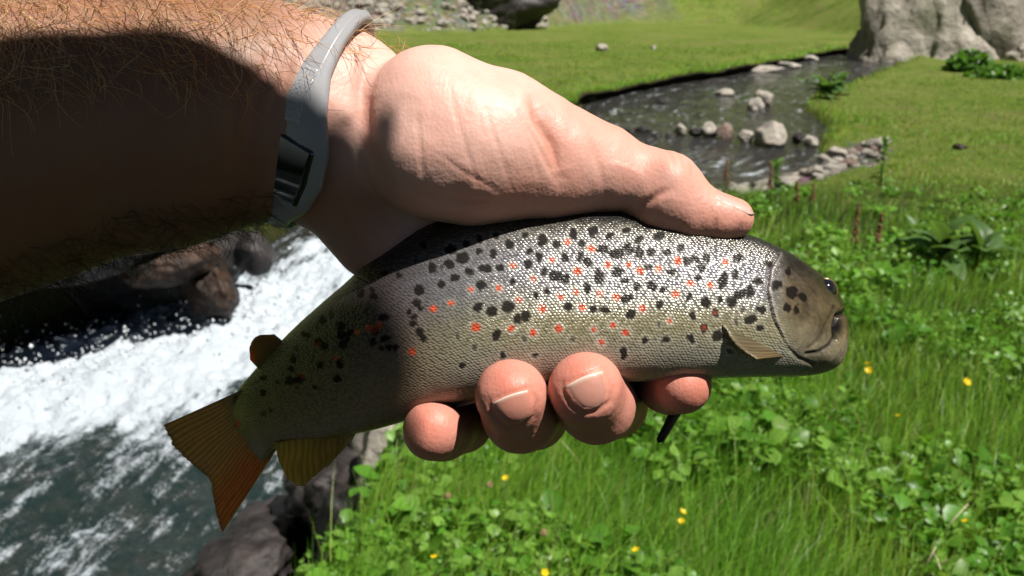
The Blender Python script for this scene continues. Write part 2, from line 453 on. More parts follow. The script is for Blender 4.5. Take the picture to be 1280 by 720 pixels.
# water surface: a ribbon along the stream
def build_water():
    ss = [0.0]
    while ss[-1] < _S[-1]:
        y = np.interp(ss[-1], _S, ST[:, 1])
        ss.append(ss[-1] + (0.022 if 2.8 < y < 9.4 else (0.06 if y < 2.8 else 0.03 + 0.02 * max(0, y - 9.4) ** 0.9)))
    ss = np.array(ss[:-1]); P = spl(_S, ST, ss)
    tg = np.gradient(P[:, :2], ss, axis=0); tg /= np.linalg.norm(tg, axis=1, keepdims=True)
    nm = np.stack([-tg[:, 1], tg[:, 0]], 1)
    nt = 130; t = np.linspace(-1, 1, nt)
    off = t[None, :] * (P[:, 2:3] + 0.28 + 0.9 * smooth(8.8, 9.6, P[:, 1:2]))
    x = P[:, 0:1] + nm[:, 0:1] * off; y = P[:, 1:2] + nm[:, 1:2] * off
    S = np.repeat(ss[:, None], nt, 1)
    lev = np.repeat(P[:, 3:4], nt, 1)
    steep = np.abs(np.gradient(P[:, 3], ss)); steep = np.convolve(np.pad(steep, 20, mode='edge'), np.ones(41) / 41, mode='valid')
    # the white jet
    jet = np.array([(-0.2, 9.6), (-0.85, 8.6), (-1.25, 7.6), (-1.75, 6.7), (-2.6, 5.9), (-3.5, 5.35), (-4.4, 4.9)])
    dj = np.full(x.shape, 9.0); al = np.zeros(x.shape)
    for k in range(len(jet) - 1):
        a, b = jet[k], jet[k + 1]; e = b - a
        q = np.clip(((x - a[0]) * e[0] + (y - a[1]) * e[1]) / (e @ e), 0, 1)
        d = np.hypot(x - a[0] - q * e[0], y - a[1] - q * e[1]); m = d < dj
        dj[m] = d[m]; al[m] = (k + q)[m]
    wid = 0.46 + 0.20 * smooth(0.5, 2.5, al) - 0.1 * smooth(4, 6, al)
    casc = smooth(9.6, 8.8, y)
    flow = np.stack([S * 1.6, off * 5.0, np.zeros_like(S)], -1)
    fn = fbm(flow, 5, 41, 0.6); fn2 = fbm2(x * 3.2, y * 3.2, 5, 42, 0.6)
    foam = (1.25 * np.exp(-(dj / wid) ** 2.4) + 0.34 * np.exp(-(dj / 1.2) ** 2)) * casc
    foam = foam + casc * (0.22 + 0.55 * fn2 + 0.42 * fn) * smooth(9.2, 7.8, y)
    foam = foam - 0.25 * smooth(-1.6, -0.6, x) * smooth(6.2, 4.5, y)
    # riffle below the row of stones, and glints upstream painted as pale foam
    rif = np.exp(-((y - 10.9 + 0.1 * x) / 0.8) ** 2) * smooth(13, 11, y)
    foam = np.where(y > 9.3, 0.10 + 0.30 * rif * (0.4 + fn2 * 1.6) + 0.22 * smooth(0.12, 0.5, fn) * smooth(11.5, 15, y), foam)
    amp = 0.022 + 0.085 * casc * np.clip(0.35 + foam, 0, 1.3)
    z = lev + amp * (1.1 * fbm2(x * 2.4, y * 2.4, 5, 44, 0.6) + 0.5 * fn) + 0.10 * casc * np.exp(-(dj / wid) ** 2) * smooth(7.9, 7.2, y)
    z = z + 0.034 * casc * np.clip(foam, 0, 1) * fbm2(x * 22, y * 22, 3, 45)
    me = new_mesh('stream', np.stack([x, y, z], -1).reshape(-1, 3), grid_faces(len(ss), nt), M['water'],
                  attrs={'FoamGlint': np.clip(foam, -0.5, 1.6).ravel(), 'Deep': smooth(9.0, 7.0, y).ravel()}, uv=np.stack([S, off], -1).reshape(-1, 2))
    o = link('stream', me)
    tag(o, 'clear dark stream winding through the meadow and breaking into white foam', kind='structure')
build_water()

def build_spray():
    r_ = np.random.default_rng(77); v0 = np.array([(1, 0, 0), (-1, 0, 0), (0, 1, 0), (0, -1, 0), (0, 0, 1), (0, 0, -1)], float)
    f0 = np.array([(0, 2, 4), (2, 1, 4), (1, 3, 4), (3, 0, 4), (2, 0, 5), (1, 2, 5), (3, 1, 5), (0, 3, 5)])
    jet = np.array([(-0.75, 8.7, -.2), (-1.0, 8.2, -.45), (-1.5, 7.2, -.55), (-2.0, 6.4, -.62), (-2.8, 5.8, -.68), (-3.7, 5.2, -.72)]); n = 1500
    k = r_.random(n) * (len(jet) - 1.001); i = k.astype(int); t = (k - i)[:, None]; p = jet[i] * (1 - t) + jet[i + 1] * t
    p[:, :2] += r_.normal(0, .30, (n, 2)); p[:, 2] += .03 + np.abs(r_.normal(0, .06, n)); s_ = r_.uniform(.0025, .008, n) * r_.lognormal(0, .3, n)
    V = (p[:, None] + v0[None] * s_[:, None, None] * r_.uniform(.7, 1.6, (n, 1, 3))).reshape(-1, 3)
    o = link('water_spray', new_mesh('water_spray', V, (np.arange(n)[:, None, None] * 6 + f0[None]).reshape(-1, 3), simple('spray_drop', (.7, .74, .77), .25)))
    tag(o, 'white drops of spray flung up over the cascade', 'spray', kind='stuff')
build_spray()

# far undercut bank of the calm water, its shade painted as dark soil
def build_bank():
    ss = np.linspace(np.interp(-33, -ST[:, 1], _S), np.interp(-10.6, -ST[:, 1], _S), 420); P = spl(_S, ST, ss)
    tg = np.gradient(P[:, :2], ss, axis=0); tg /= np.linalg.norm(tg, axis=1, keepdims=True)
    nm = np.stack([tg[:, 1], -tg[:, 0]], 1)
    if nm[200, 0] > 0: nm = -nm                       # towards the far, left bank
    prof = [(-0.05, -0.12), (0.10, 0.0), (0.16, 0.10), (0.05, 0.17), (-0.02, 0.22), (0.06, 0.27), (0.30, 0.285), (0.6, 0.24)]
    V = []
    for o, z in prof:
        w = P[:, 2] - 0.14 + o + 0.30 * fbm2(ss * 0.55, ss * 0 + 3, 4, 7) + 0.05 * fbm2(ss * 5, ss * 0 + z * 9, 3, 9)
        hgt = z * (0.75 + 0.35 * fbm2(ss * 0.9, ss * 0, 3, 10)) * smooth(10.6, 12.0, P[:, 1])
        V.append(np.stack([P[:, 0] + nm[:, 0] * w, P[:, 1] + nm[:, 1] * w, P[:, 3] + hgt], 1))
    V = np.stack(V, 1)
    soil_shade = np.tile(np.array([1, 1, 1, 1, 1, .6, 0, 0.]), (len(ss), 1)).ravel()
    o = link('stream_bank', new_mesh('stream_bank', V.reshape(-1, 3), grid_faces(len(ss), len(prof)), M['ground'], attrs={'Soil': soil_shade, 'Gravel': soil_shade * 0, 'Lush': soil_shade * 0}))
    tag(o, 'undercut earth bank with its dark shade painted on, far side of the calm water', kind='structure')
    return V[:, 5], V[:, 6]
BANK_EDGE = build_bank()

# ------------------------------------------------------------------ rocks
def ico(sub):
    import bmesh
    bm = bmesh.new(); bmesh.ops.create_icosphere(bm, subdivisions=sub, radius=1.0)
    v = np.array([x.co[:] for x in bm.verts]); f = np.array([[q.index for q in p.verts] for p in bm.faces]); bm.free()
    return v, f
_ICO = {k: ico(k) for k in (2, 3, 4, 5, 6)}

def rock_mesh(name, size, seed, mat, sub=4, cuts=9, rough=0.10, smooth_on=True):
    v, f = _ICO[sub]; v = v.copy()
    r = np.random.default_rng(seed)
    for _ in range(cuts):
        n = r.normal(size=3); n /= np.linalg.norm(n); h = r.uniform(0.55, 0.9)
        d = v @ n; k = d > h
        v[k] -= np.outer((d[k] - h) * 0.92, n)
    nrm = v / np.linalg.norm(v, axis=1, keepdims=True)
    v = v + nrm * (rough * fbm(v * 1.8 + seed, 5, seed, 0.55)[:, None] + 0.35 * rough * np.abs(fbm(v * 6 + seed, 3, seed + 9))[:, None])
    v = v * np.asarray(size)
    return new_mesh(name, v, f, M[mat], smooth_on)

def rock(name, loc, size, seed, mat, label, cat='rock', group=None, sub=4, rot=0.0, cuts=9, rough=0.10):
    o = link(name, rock_mesh(name, size, seed, mat, sub, cuts, rough), loc=loc)
    o.rotation_euler = (0, 0, rot)
    return tag(o, label, cat, group)

def hz(x, y):
    return float(terrain(np.array([float(x)]), np.array([float(y)]))[0][0])

# row of stones across the stream
row = [(850, 160, 0.11, 'pale_rock', 'small pale stone at the hand end of the stone row in the stream'),
       (868, 163, 0.10, 'dark_rock', 'small dark wet stone wedged in the stone row in the stream'),
       (884, 163, 0.15, 'pale_rock', 'upright pale grey stone in the middle of the stone row'),
       (905, 165, 0.15, 'red_rock', 'reddish brown stone in the stone row across the stream'),
       (931, 169, 0.12, 'pale_rock', 'small grey stone beside the long flat stone in the stream'),
       (962, 173, 0.23, 'pale_rock', 'long flat cream stone, largest of the row in the stream'),
       (996, 172, 0.11, 'dark_rock', 'dark low stone past the long cream stone in the stream'),
       (1012, 175, 0.11, 'pale_rock', 'grey stone at the grassy bank end of the stone row')]
for i, (px, py, s, m, lab) in enumerate(row):
    p = gp(px, py + 8, -0.14)
    sx = s * (1.75 if s > 0.2 else 1.0)
    rock('stone', (p[0], p[1], -0.10 + s * 0.28), (sx, s * 0.9, s * 0.85), 100 + i, m, lab, 'stone', 'row of stones across the stream', 4, 0.3 * i, 13, 0.22)
extra = [(740, 165, .10), (762, 168, .08), (785, 163, .09), (805, 160, .10), (822, 166, .07), (716, 172, .10), (838, 167, .07), (812, 172, .06)]
for i, (px, py, s) in enumerate(extra):
    p = gp(px, py + 6, -0.16)
    rock('stone', (p[0], p[1], -0.15 + s * 0.2), (s * 1.3, s, s * 0.7), 130 + i, 'dark_rock', 'small dark stone breaking the riffle beside the hand', 'stone', 'small dark stones in the riffle', 3, i, 7, .15)
# flat slabs and stones upstream
up = [(945, 88, -0.07, (0.75, 0.5, 0.16), 'pale_rock', 'long flat pale slab lying in the stream farther up'),
      (985, 84, -0.07, (0.4, 0.35, 0.14), 'pale_rock', 'short pale slab past the long slab upstream'),
      (905, 118, -0.10, (0.22, 0.2, 0.10), 'pale_rock', 'single light stone in the middle of the calm water'),
      (944, 135, -0.10, (0.16, 0.15, 0.16), 'pale_rock', 'small white stone just off the grassy point'),
      (956, 130, -0.10, (0.22, 0.2, 0.22), 'pale_rock', 'white stone touching the grassy point'),
      (893, 103, -0.10, (0.5, 0.3, 0.07), 'dark_rock', 'thin dark slab awash in the stream'),
      (1010, 76, -0.06, (0.3, 0.3, 0.16), 'pale_rock', 'pale stone close to the far bend of the stream'),
      (827, 128, -0.11, (0.16, 0.14, 0.06), 'dark_rock', 'low wet stone near the far dark bank'),
      (752, 74, 0.05, (0.20, 0.18, 0.20), 'pale_rock', 'white boulder alone on the far meadow'),
      (817, 71, 0.05, (0.12, 0.1, 0.10), 'pale_rock', 'tiny white stone in the far meadow near the stream'),
      (1200, 184, 0.04, (0.09, 0.07, 0.06), 'brown_rock', 'small brown clod on the grazed meadow'),
      (1045, 192, -0.02, (0.14, 0.1, 0.08), 'pale_rock', 'tan stone at the bare edge of the grassy point')]
for i, (px, py, z, s, m, lab) in enumerate(up):
    p = gp(px, py, z)
    rock('stone', (p[0], p[1], (z if z < 0 else hz(p[0], p[1])) + s[2] * 0.25), s, 160 + i, m, lab, 'stone', None, 4, 0.2 * i, 12, .2)

# stony shore: cobbles
cob = [rock_mesh('cobble', (1, 0.8, 0.6), 200 + i, 'pale_rock' if i != 5 else 'red_rock', 3, 12, .2) for i in range(6)]
n = 0
_cx = rng.uniform(0.4, 5.2, 4000); _cy = rng.uniform(7.6, 11.6, 4000); _T = terrain(_cx, _cy)
for i in range(4000):
    if n >= 290: break
    x, y, zz, d, sh = _cx[i], _cy[i], _T[0][i], _T[1][i], _T[6][i]
    if sh < 0.25 + 0.3 * rng.random() or d < -0.3 or d > 1.5: continue
    s = 0.04 + 0.11 * rng.random() ** 2.2
    o = link('cobble', cob[n % 6], loc=(x, y, zz + s * 0.25)); o.scale = (s, s, s); o.rotation_euler = (rng.normal() * .2, rng.normal() * .2, rng.uniform(0, 6.28))
    tag(o, 'pale grey cobble on the stony shore between stream and lush plants', 'stone', 'cobbles on the stony shore'); n += 1

# rocks of the near bank and the cascade
p = gp(480, 560, -0.15); rock('boulder', (p[0], p[1], -0.20), (0.15, 0.14, 0.17), 301, 'pale_rock', 'pale lichen-spotted rock at the top of the near bank under the fish', sub=5, rough=.12)
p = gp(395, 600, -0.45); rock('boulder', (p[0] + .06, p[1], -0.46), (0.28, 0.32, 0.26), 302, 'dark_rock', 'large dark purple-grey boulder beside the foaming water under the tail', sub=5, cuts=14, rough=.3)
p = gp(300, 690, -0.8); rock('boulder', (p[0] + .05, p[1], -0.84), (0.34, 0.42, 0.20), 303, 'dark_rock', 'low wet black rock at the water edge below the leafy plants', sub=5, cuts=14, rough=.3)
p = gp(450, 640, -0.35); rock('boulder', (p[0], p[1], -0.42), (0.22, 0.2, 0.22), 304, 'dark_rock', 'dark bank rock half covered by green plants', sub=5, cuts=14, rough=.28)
p = gp(540, 600, -0.2); rock('boulder', (p[0] - .1, p[1] + .5, -0.25), (0.3, 0.3, 0.28), 305, 'pale_rock', 'grey bank rock behind the little finger', sub=4, rough=.14)
p = gp(262, 345, -0.3); rock('boulder', (p[0], p[1], -0.34), (0.20, 0.42, 0.26), 306, 'brown_rock', 'reddish brown wet rock rising between dark hollow and waterfall', sub=5, rot=.5, rough=.2)
p = gp(225, 318, -0.1); rock('boulder', (p[0] - .1, p[1], -0.12), (0.36, 0.36, 0.20), 307, 'brown_rock', 'brown lip rock over the dark hollow behind the forearm', sub=5, rot=.2, rough=.2)
p = gp(312, 305, -0.2); rock('boulder', (p[0], p[1] + .1, -0.33), (0.16, 0.2, 0.2), 308, 'dark_rock', 'dark wet stone splitting the top of the waterfall', sub=4, rot=.2, rough=.2)
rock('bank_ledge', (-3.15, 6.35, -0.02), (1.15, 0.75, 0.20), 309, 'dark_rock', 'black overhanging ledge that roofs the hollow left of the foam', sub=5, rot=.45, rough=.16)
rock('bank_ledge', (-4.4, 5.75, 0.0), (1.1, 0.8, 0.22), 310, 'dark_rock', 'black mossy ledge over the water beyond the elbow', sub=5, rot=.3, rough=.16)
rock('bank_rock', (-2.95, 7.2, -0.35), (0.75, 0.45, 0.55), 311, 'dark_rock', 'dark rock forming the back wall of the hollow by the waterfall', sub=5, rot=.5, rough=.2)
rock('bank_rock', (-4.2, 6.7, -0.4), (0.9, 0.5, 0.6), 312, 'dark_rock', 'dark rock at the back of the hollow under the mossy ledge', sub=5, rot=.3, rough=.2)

# cliff at the right, dark rocks in place of the cast shadow on the left slope
cl = [((14.7, 30.0, -1.7), (4.3, 2.3, 4.8), 407, 'pale sloping rock apron where the cliff meets the stream', .1),
      ((17.6, 32.0, -2.0), (6.2, 3.6, 7.4), 401, 'big pale smooth rock face rising beside the far bend of the stream', .25),
      ((18.6, 30.2, -2.2), (2.9, 3.6, 6.6), 402, 'ribbed grey rock buttress with vertical cracks in the cliff', -.3),
      ((20.9, 28.6, -1.8), (2.6, 3.0, 6.4), 403, 'tall cliff block to the right of the dark crevice', .5),
      ((16.3, 26.6, 0.35), (0.85, 0.7, 1.1), 404, 'pale angular block leaning at the foot of the cliff', .2),
      ((17.6, 25.9, 0.2), (0.9, 0.7, 0.85), 405, 'rubbly grey rock at the foot of the cliff', -.4),
      ((15.0, 27.8, 0.15), (0.8, 0.6, 0.5), 406, 'low reddish rock at the base of the smooth cliff face', .4)]
for loc, s, sd, lab, rt in cl:
    rock('cliff' if s[2] > 2 else 'boulder', loc, s, sd, 'cliff_rock', lab, 'cliff' if s[2] > 2 else 'rock', None, 6 if s[2] > 2 else 5, rt, 14, .27)
rock('shade_rock', (-1.3, 53.2, 1.9), (4.7, 2.2, 2.0), 411, 'dark_rock', 'dark rock standing in for the shadow on the scree slope above the far meadow', 'shade_rock', None, 5, .3, 8, .25)
rock('shade_rock', (-3.4, 51, 2.9), (2.6, 1.4, 1.5), 412, 'dark_rock', 'smaller dark rock standing in for the scree shadow, beside the larger one', 'shade_rock', None, 5, -.5, 8, .25)

# scree: loose stones nobody could count
def scree():
    v0, f0 = _ICO[2]; vs = []; fs = []; k = 0
    n = 2600
    x = rng.uniform(-16, 2.5, n); y = 44 + rng.random(n) ** 1.3 * 14
    z, d, lev, hm, hl, hc, sh = terrain(x, y)
    for i in range(n):
        if hl[i] < 0.03: continue
        s = 0.07 + 0.22 * rng.random() ** 2.5
        v = v0 * (1 + 0.35 * rng.normal(size=(len(v0), 1)) * 0.5) * s * np.array([1.2, 1, 0.8])
        vs.append(v + [x[i], y[i], z[i] + s * .2]); fs.append(f0 + k); k += len(v0)
    o = link('scree', new_mesh('scree', np.concatenate(vs), np.concatenate(fs), M['pale_rock'], False))
    tag(o, 'grey scree of loose stones on the far slope behind the wrist', 'scree', kind='stuff')
scree()


# ------------------------------------------------------------------ the hand and forearm: one continuous skin
def smin(a, b, k):
    k = np.float32(k)
    h = np.clip(0.5 + 0.5 * (b - a) / k, 0, 1)
    return b + (a - b) * h - k * h * (1 - h)

def cap(p, a, b, ra, rb, zs):
    i = np.float32(1 / zs)
    ex, ey, ez = [np.float32(q) for q in (b[0] - a[0], b[1] - a[1], (b[2] - a[2]) / zs)]
    wx = p[0] - np.float32(a[0]); wy = p[1] - np.float32(a[1]); wz = (p[2] - np.float32(a[2])) * i
    t = (wx * ex + wy * ey + wz * ez) * np.float32(1.0 / float(ex * ex + ey * ey + ez * ez))
    np.clip(t, 0, 1, out=t)
    wx -= t * ex; wy -= t * ey; wz -= t * ez
    return np.sqrt(wx * wx + wy * wy + wz * wz) - (np.float32(ra) + np.float32(rb - ra) * t)

def chain(p, pts, k, zs=1.0):
    d = None
    for a, b in zip(pts[:-1], pts[1:]):
        c = cap(p, NP(*a[:3]), NP(*b[:3]), a[3], b[3], zs)
        d = c if d is None else smin(d, c, k)
    return d

FOREARM = [(-620, 420, -330, 205), (-300, 250, -190, 196), (0, 172, -80, 172), (200, 150, -30, 150), (320, 140, 10, 132), (405, 150, 32, 120)]
HEEL = [(405, 150, 38, 108), (440, 215, 62, 86), (485, 280, 80, 74), (580, 335, 105, 70)]
PALM1 = [(470, 180, 60, 95), (580, 235, 105, 80), (720, 290, 135, 56)]
PALM2 = [(580, 335, 108, 70), (690, 370, 132, 56)]
PALM3 = [(560, 280, 105, 75), (700, 330, 135, 58)]
THENAR = [(541, 140, -22, 80), (535, 184, -24, 74), (585, 186, -18, 84), (630, 186, -6, 84), (695, 204, 0, 64), (755, 211, 2, 49)]
THUMB = [(715, 206, 2, 58), (762, 212, 2, 49), (798, 223, 0, 41.5), (834, 246, -4, 49), (866, 265, -9, 37), (896, 272, -12, 29), (917, 273, -14, 25)]
INDEX = [(740, 300, 142, 50), (800, 385, 152, 44), (818, 450, 112, 40), (836, 478, 40, 38), (853, 481, -12, 36)]
MIDDLE = [(705, 335, 150, 52), (748, 440, 160, 46), (766, 505, 112, 44), (745, 506, -10, 45), (732, 486, -68, 44)]
RING = [(655, 365, 148, 50), (668, 470, 152, 44), (668, 520, 98, 42), (650, 518, -12, 44), (639, 494, -64, 43)]
PINKY = [(605, 395, 138, 44), (592, 480, 132, 38), (578, 528, 85, 37), (553, 536, 20, 37), (541, 538, -22, 37)]

def hand_sdf(p):
    p = np.ascontiguousarray(np.asarray(p, np.float32).T)
    fore = chain(p, FOREARM, 30, 0.82)
    heel = chain(p, HEEL, 30)
    palm = smin(smin(chain(p, PALM1, 20), chain(p, PALM2, 20), 40), chain(p, PALM3, 20), 30)
    d = smin(fore, heel, 34); d = smin(d, palm, 34)
    d = smin(d, smin(chain(p, THENAR, 36), chain(p, THUMB, 10), 16), 15)
    f = None
    for c in (INDEX, MIDDLE, RING, PINKY):
        e = smin(palm + 0.0, chain(p, c, 16), 26)
        f = e if f is None else np.minimum(f, e)
    return np.minimum(d, f)

def surface_nets(sdf, lo, hi, step, block=8):
    lo = np.array(lo, float); hi = np.array(hi, float)
    nb = np.ceil((hi - lo) / (step * block)).astype(int)
    n = nb * block + 1
    vol = np.full(n, 1e3, np.float32)
    bs = step * block
    cx = [lo[i] + (np.arange(nb[i]) + 0.5) * bs for i in range(3)]
    C = np.stack(np.meshgrid(*cx, indexing='ij'), -1).reshape(-1, 3)
    dc = sdf(C)
    act = np.abs(dc) < bs * 1.35
    idx = np.stack(np.meshgrid(*[np.arange(k) for k in nb], indexing='ij'), -1).reshape(-1, 3)
    for b in idx[(~act) & (dc < 0)]:
        s = b * block; vol[s[0]:s[0] + block + 1, s[1]:s[1] + block + 1, s[2]:s[2] + block + 1] = -1e3
    o = np.stack(np.meshgrid(*[np.arange(block + 1)] * 3, indexing='ij'), -1).reshape(-1, 3)
    ab = idx[act]
    for k in range(0, len(ab), 400):
        g = ab[k:k + 400, None, :] * block + o[None]
        val = sdf((lo + g.reshape(-1, 3) * step).astype(np.float32))
        g = g.reshape(-1, 3); vol[g[:, 0], g[:, 1], g[:, 2]] = val
    ins = vol < 0
    c8 = sum(ins[a:n[0] - 1 + a, b:n[1] - 1 + b, c:n[2] - 1 + c].astype(np.int8) for a in (0, 1) for b in (0, 1) for c in (0, 1))
    cells = np.argwhere((c8 > 0) & (c8 < 8))
    vid = np.full(n - 1, -1, np.int32); vid[cells[:, 0], cells[:, 1], cells[:, 2]] = np.arange(len(cells))
    acc = np.zeros((len(cells), 3)); cnt = np.zeros(len(cells))
    cor = [(a, b, c) for a in (0, 1) for b in (0, 1) for c in (0, 1)]
    for a in cor:
        for ax in range(3):
            if a[ax]: continue
            b = list(a); b[ax] = 1
            va = vol[cells[:, 0] + a[0], cells[:, 1] + a[1], cells[:, 2] + a[2]]; vb = vol[cells[:, 0] + b[0], cells[:, 1] + b[1], cells[:, 2] + b[2]]
            k = (va < 0) != (vb < 0)
            t = va[k] / (va[k] - vb[k])
            pt = np.tile(np.array(a, float), (k.sum(), 1)); pt[:, ax] = t
            acc[k] += pt; cnt[k] += 1
    V = lo + (cells + acc / cnt[:, None]) * step
    Fq = []
    for ax in range(3):
        a1, a2 = (ax + 1) % 3, (ax + 2) % 3
        s0 = [slice(None)] * 3; s1 = [slice(None)] * 3
        s0[ax] = slice(0, -1); s1[ax] = slice(1, None)
        e = np.argwhere(ins[tuple(s0)] != ins[tuple(s1)])
        e = e[(e[:, a1] > 0) & (e[:, a2] > 0) & (e[:, a1] < n[a1] - 1) & (e[:, a2] < n[a2] - 1)]
        def cell(d1, d2):
            q = e.copy(); q[:, a1] -= d1; q[:, a2] -= d2; return vid[q[:, 0], q[:, 1], q[:, 2]]
        q = np.stack([cell(1, 1), cell(0, 1), cell(0, 0), cell(1, 0)], 1)
        fl = ~ins[e[:, 0], e[:, 1], e[:, 2]]
        q[fl] = q[fl][:, ::-1]; Fq.append(q[(q >= 0).all(1)])
    return V, np.concatenate(Fq)

def sdf_grad(sdf, p, h=0.8, d0=None):
    d0 = sdf(p) if d0 is None else d0
    g = np.stack([sdf(p + np.array(o) * h) - d0 for o in ((1, 0, 0), (0, 1, 0), (0, 0, 1))], 1) / h
    return g / np.maximum(np.linalg.norm(g, axis=1, keepdims=True), 1e-6)

def poly_dist(px, py, pts):
    pts = np.asarray(pts, float); best = np.full(px.shape, 1e9); side = np.zeros(px.shape); par = np.zeros(px.shape)
    for k, (a, b) in enumerate(zip(pts[:-1], pts[1:])):
        e = b - a; t = np.clip(((px - a[0]) * e[0] + (py - a[1]) * e[1]) / (e @ e), 0, 1)
        d = np.hypot(px - a[0] - t * e[0], py - a[1] - t * e[1]); m = d < best
        best[m] = d[m]; side[m] = np.sign((px - a[0]) * e[1] - (py - a[1]) * e[0])[m]; par[m] = ((k + t) / (len(pts) - 1))[m]
    return best, side, par

WRIST_AT = n2w(NP(405, 150, 10))
def build_person():
    V, Q = surface_nets(hand_sdf, (-1180, -330, -560), (330, 400, 260), 3.0)
    d0 = hand_sdf(V); V = V - (d0 * 0.95)[:, None] * sdf_grad(hand_sdf, V, 0.8, d0)
    N = sdf_grad(hand_sdf, V)
    px, py = near_px(V)
    front = smooth(0.25, -0.1, N[:, 2])
    disp = 0.8 * fbm(V / 26.0, 2, 61) + 0.18 * fbm(V / 7.0, 2, 62)
    red = np.zeros(len(V))
    # creases (pixels as seen): (points, depth, width)
    creases = [([(664, 122), (672, 150), (690, 178), (700, 220)], 6.5, 6), ([(672, 130), (690, 165), (706, 215)], 6.0, 16), ([(650, 140), (672, 180), (700, 235)], 2.0, 4),
               ([(793, 268), (806, 255), (822, 243), (840, 236)], 4.0, 4.5), ([(740, 176), (748, 205), (756, 240)], 1.6, 5),
               ([(520, 130), (526, 190), (530, 235)], 1.2, 3), ([(560, 100), (575, 160), (600, 240)], 1.0, 3), ([(600, 110), (618, 170), (640, 235)], 1.0, 3),
               ([(545, 190), (580, 215), (625, 240)], 1.0, 3), ([(505, 235), (560, 250), (640, 252)], 1.4, 4), ([(640, 110), (655, 160), (676, 225)], 1.1, 3),
               ([(340, 60), (318, 130), (305, 200)], 4.0, 10), ([(372, 50), (352, 110), (322, 170)], 3.0, 8), ([(300, 80), (292, 150), (288, 220)], 2.2, 9),
               ([(458, 60), (452, 110), (462, 180), (492, 245)], 5.0, 9), ([(425, 250), (450, 300), (470, 330)], 2.0, 6),
               ([(845, 195), (852, 205), (856, 216)], 2.5, 3.0), ([(832, 192), (840, 204), (842, 216)], 2.0, 3.0), ([(858, 205), (864, 214), (866, 222)], 2.0, 3.0),
               ([(702, 478), (703, 490), (712, 506), (728, 518), (745, 515), (764, 502), (767, 484), (759, 462)], 3.2, 3.2), ([(611, 499), (612, 510), (621, 525), (636, 536), (653, 533), (669, 521), (672, 503), (665, 486)], 3.2, 3.2),
               ([(704, 480), (730, 470), (757, 459)], 2.5, 2.5), ([(613, 501), (640, 492), (663, 483)], 2.0, 2.5)]
    for pts, dep, w in creases:
        d, _, par = poly_dist(px, py, pts)
        g = np.exp(-(d / w) ** 2) * np.sin(np.clip(par, 0.03, 0.97) * math.pi) ** 0.5 * front
        disp -= 0.8 * dep * g; red += 0.09 * dep * g
    # fingerprint-like ridges on thumb and index pads are in the material; tendon by the wrist
    d, _, _ = poly_dist(px, py, [(350, 20), (390, 120), (430, 140)]); disp += 3.0 * np.exp(-(d / 16) ** 2) * front
    # knuckle bump of the thumb
    disp += 7.0 * np.exp(-((px - 842) ** 2 + (py - 206) ** 2) / 420.0) - 4.0 * np.exp(-((px - 792) ** 2 + (py - 180) ** 2) / 700.0) * (N[:, 1] > 0)
    # nail beds are slightly flattened, with a rim
    V2 = V + N * disp[:, None]
    # colours
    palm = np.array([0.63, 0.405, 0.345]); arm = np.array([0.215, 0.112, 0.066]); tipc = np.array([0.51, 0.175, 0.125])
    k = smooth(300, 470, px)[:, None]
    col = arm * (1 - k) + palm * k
    tipk = np.zeros(len(V))
    for c, r in (((916, 275), 60), ((733, 470), 62), ((640, 485), 60), ((540, 530), 55), ((870, 490), 55)):
        tipk = np.maximum(tipk, np.exp(-((px - c[0]) ** 2 + (py - c[1]) ** 2) / (r * r)) * (px > 480))
    tipk = np.maximum(tipk, 0.75 * smooth(430, 470, py) * (px > 490))
    col = col * (1 - tipk[:, None]) + tipc * tipk[:, None]
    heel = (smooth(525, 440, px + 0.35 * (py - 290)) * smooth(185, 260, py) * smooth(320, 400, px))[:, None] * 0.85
    col = col * (1 - heel) + np.array([0.36, 0.185, 0.125]) * heel  # heel darkened: shade beneath the thenar painted into the skin
    thk = (smooth(670, 720, px) * smooth(330, 310, py))[:, None] * 0.75
    col = col * (1 - thk) + np.array([0.56, 0.295, 0.235]) * thk
    pink = np.exp(-(((px - 640) / 80) ** 2 + ((py - 235) / 45) ** 2))[:, None] * 0.7
    col = col * (1 - pink) + np.array([0.58, 0.30, 0.23]) * pink
    pink = np.exp(-(((px - 560) / 30) ** 2 + ((py - 185) / 30) ** 2))[:, None] * 0.25
    col = col * (1 - pink) + np.array([0.62, 0.31, 0.25]) * pink
    rd = np.clip(red, 0, 0.6)[:, None]; col = col * (1 - rd) + np.array([0.40, 0.15, 0.10]) * rd
    # grime in the skin near the thumb tip
    dirt = smooth(0.12, 0.5, fbm(V / 6.0, 4, 66)) * np.exp(-((px - 905) ** 2 + (py - 285) ** 2) / 1800.0)
    col = col * (1 - 0.6 * dirt[:, None])
    base = WRIST_AT
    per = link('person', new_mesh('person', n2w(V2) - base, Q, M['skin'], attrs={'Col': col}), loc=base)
    tag(per, 'bare hairy forearm and hand wearing a grey wristband, thumb and fingers gripping the trout', 'person')

    # ---- nails
    def front_hit(qx, qy, z0=-160.0):
        z = np.full(qx.shape, z0)
        for _ in range(60):
            k = (F + z) / F
            p = np.stack([(qx - 640) * k, (360 - qy) * k, z], 1)
            z = z + np.clip(hand_sdf(p), -5, 30) * 0.8
        z = np.minimum(z, 20.0); k = (F + z) / F
        P = np.stack([(qx - 640) * k, (360 - qy) * k, z], 1)
        for _ in range(6):
            d0 = hand_sdf(P); P = P - d0[:, None] * sdf_grad(hand_sdf, P, 0.8, d0)
        return P
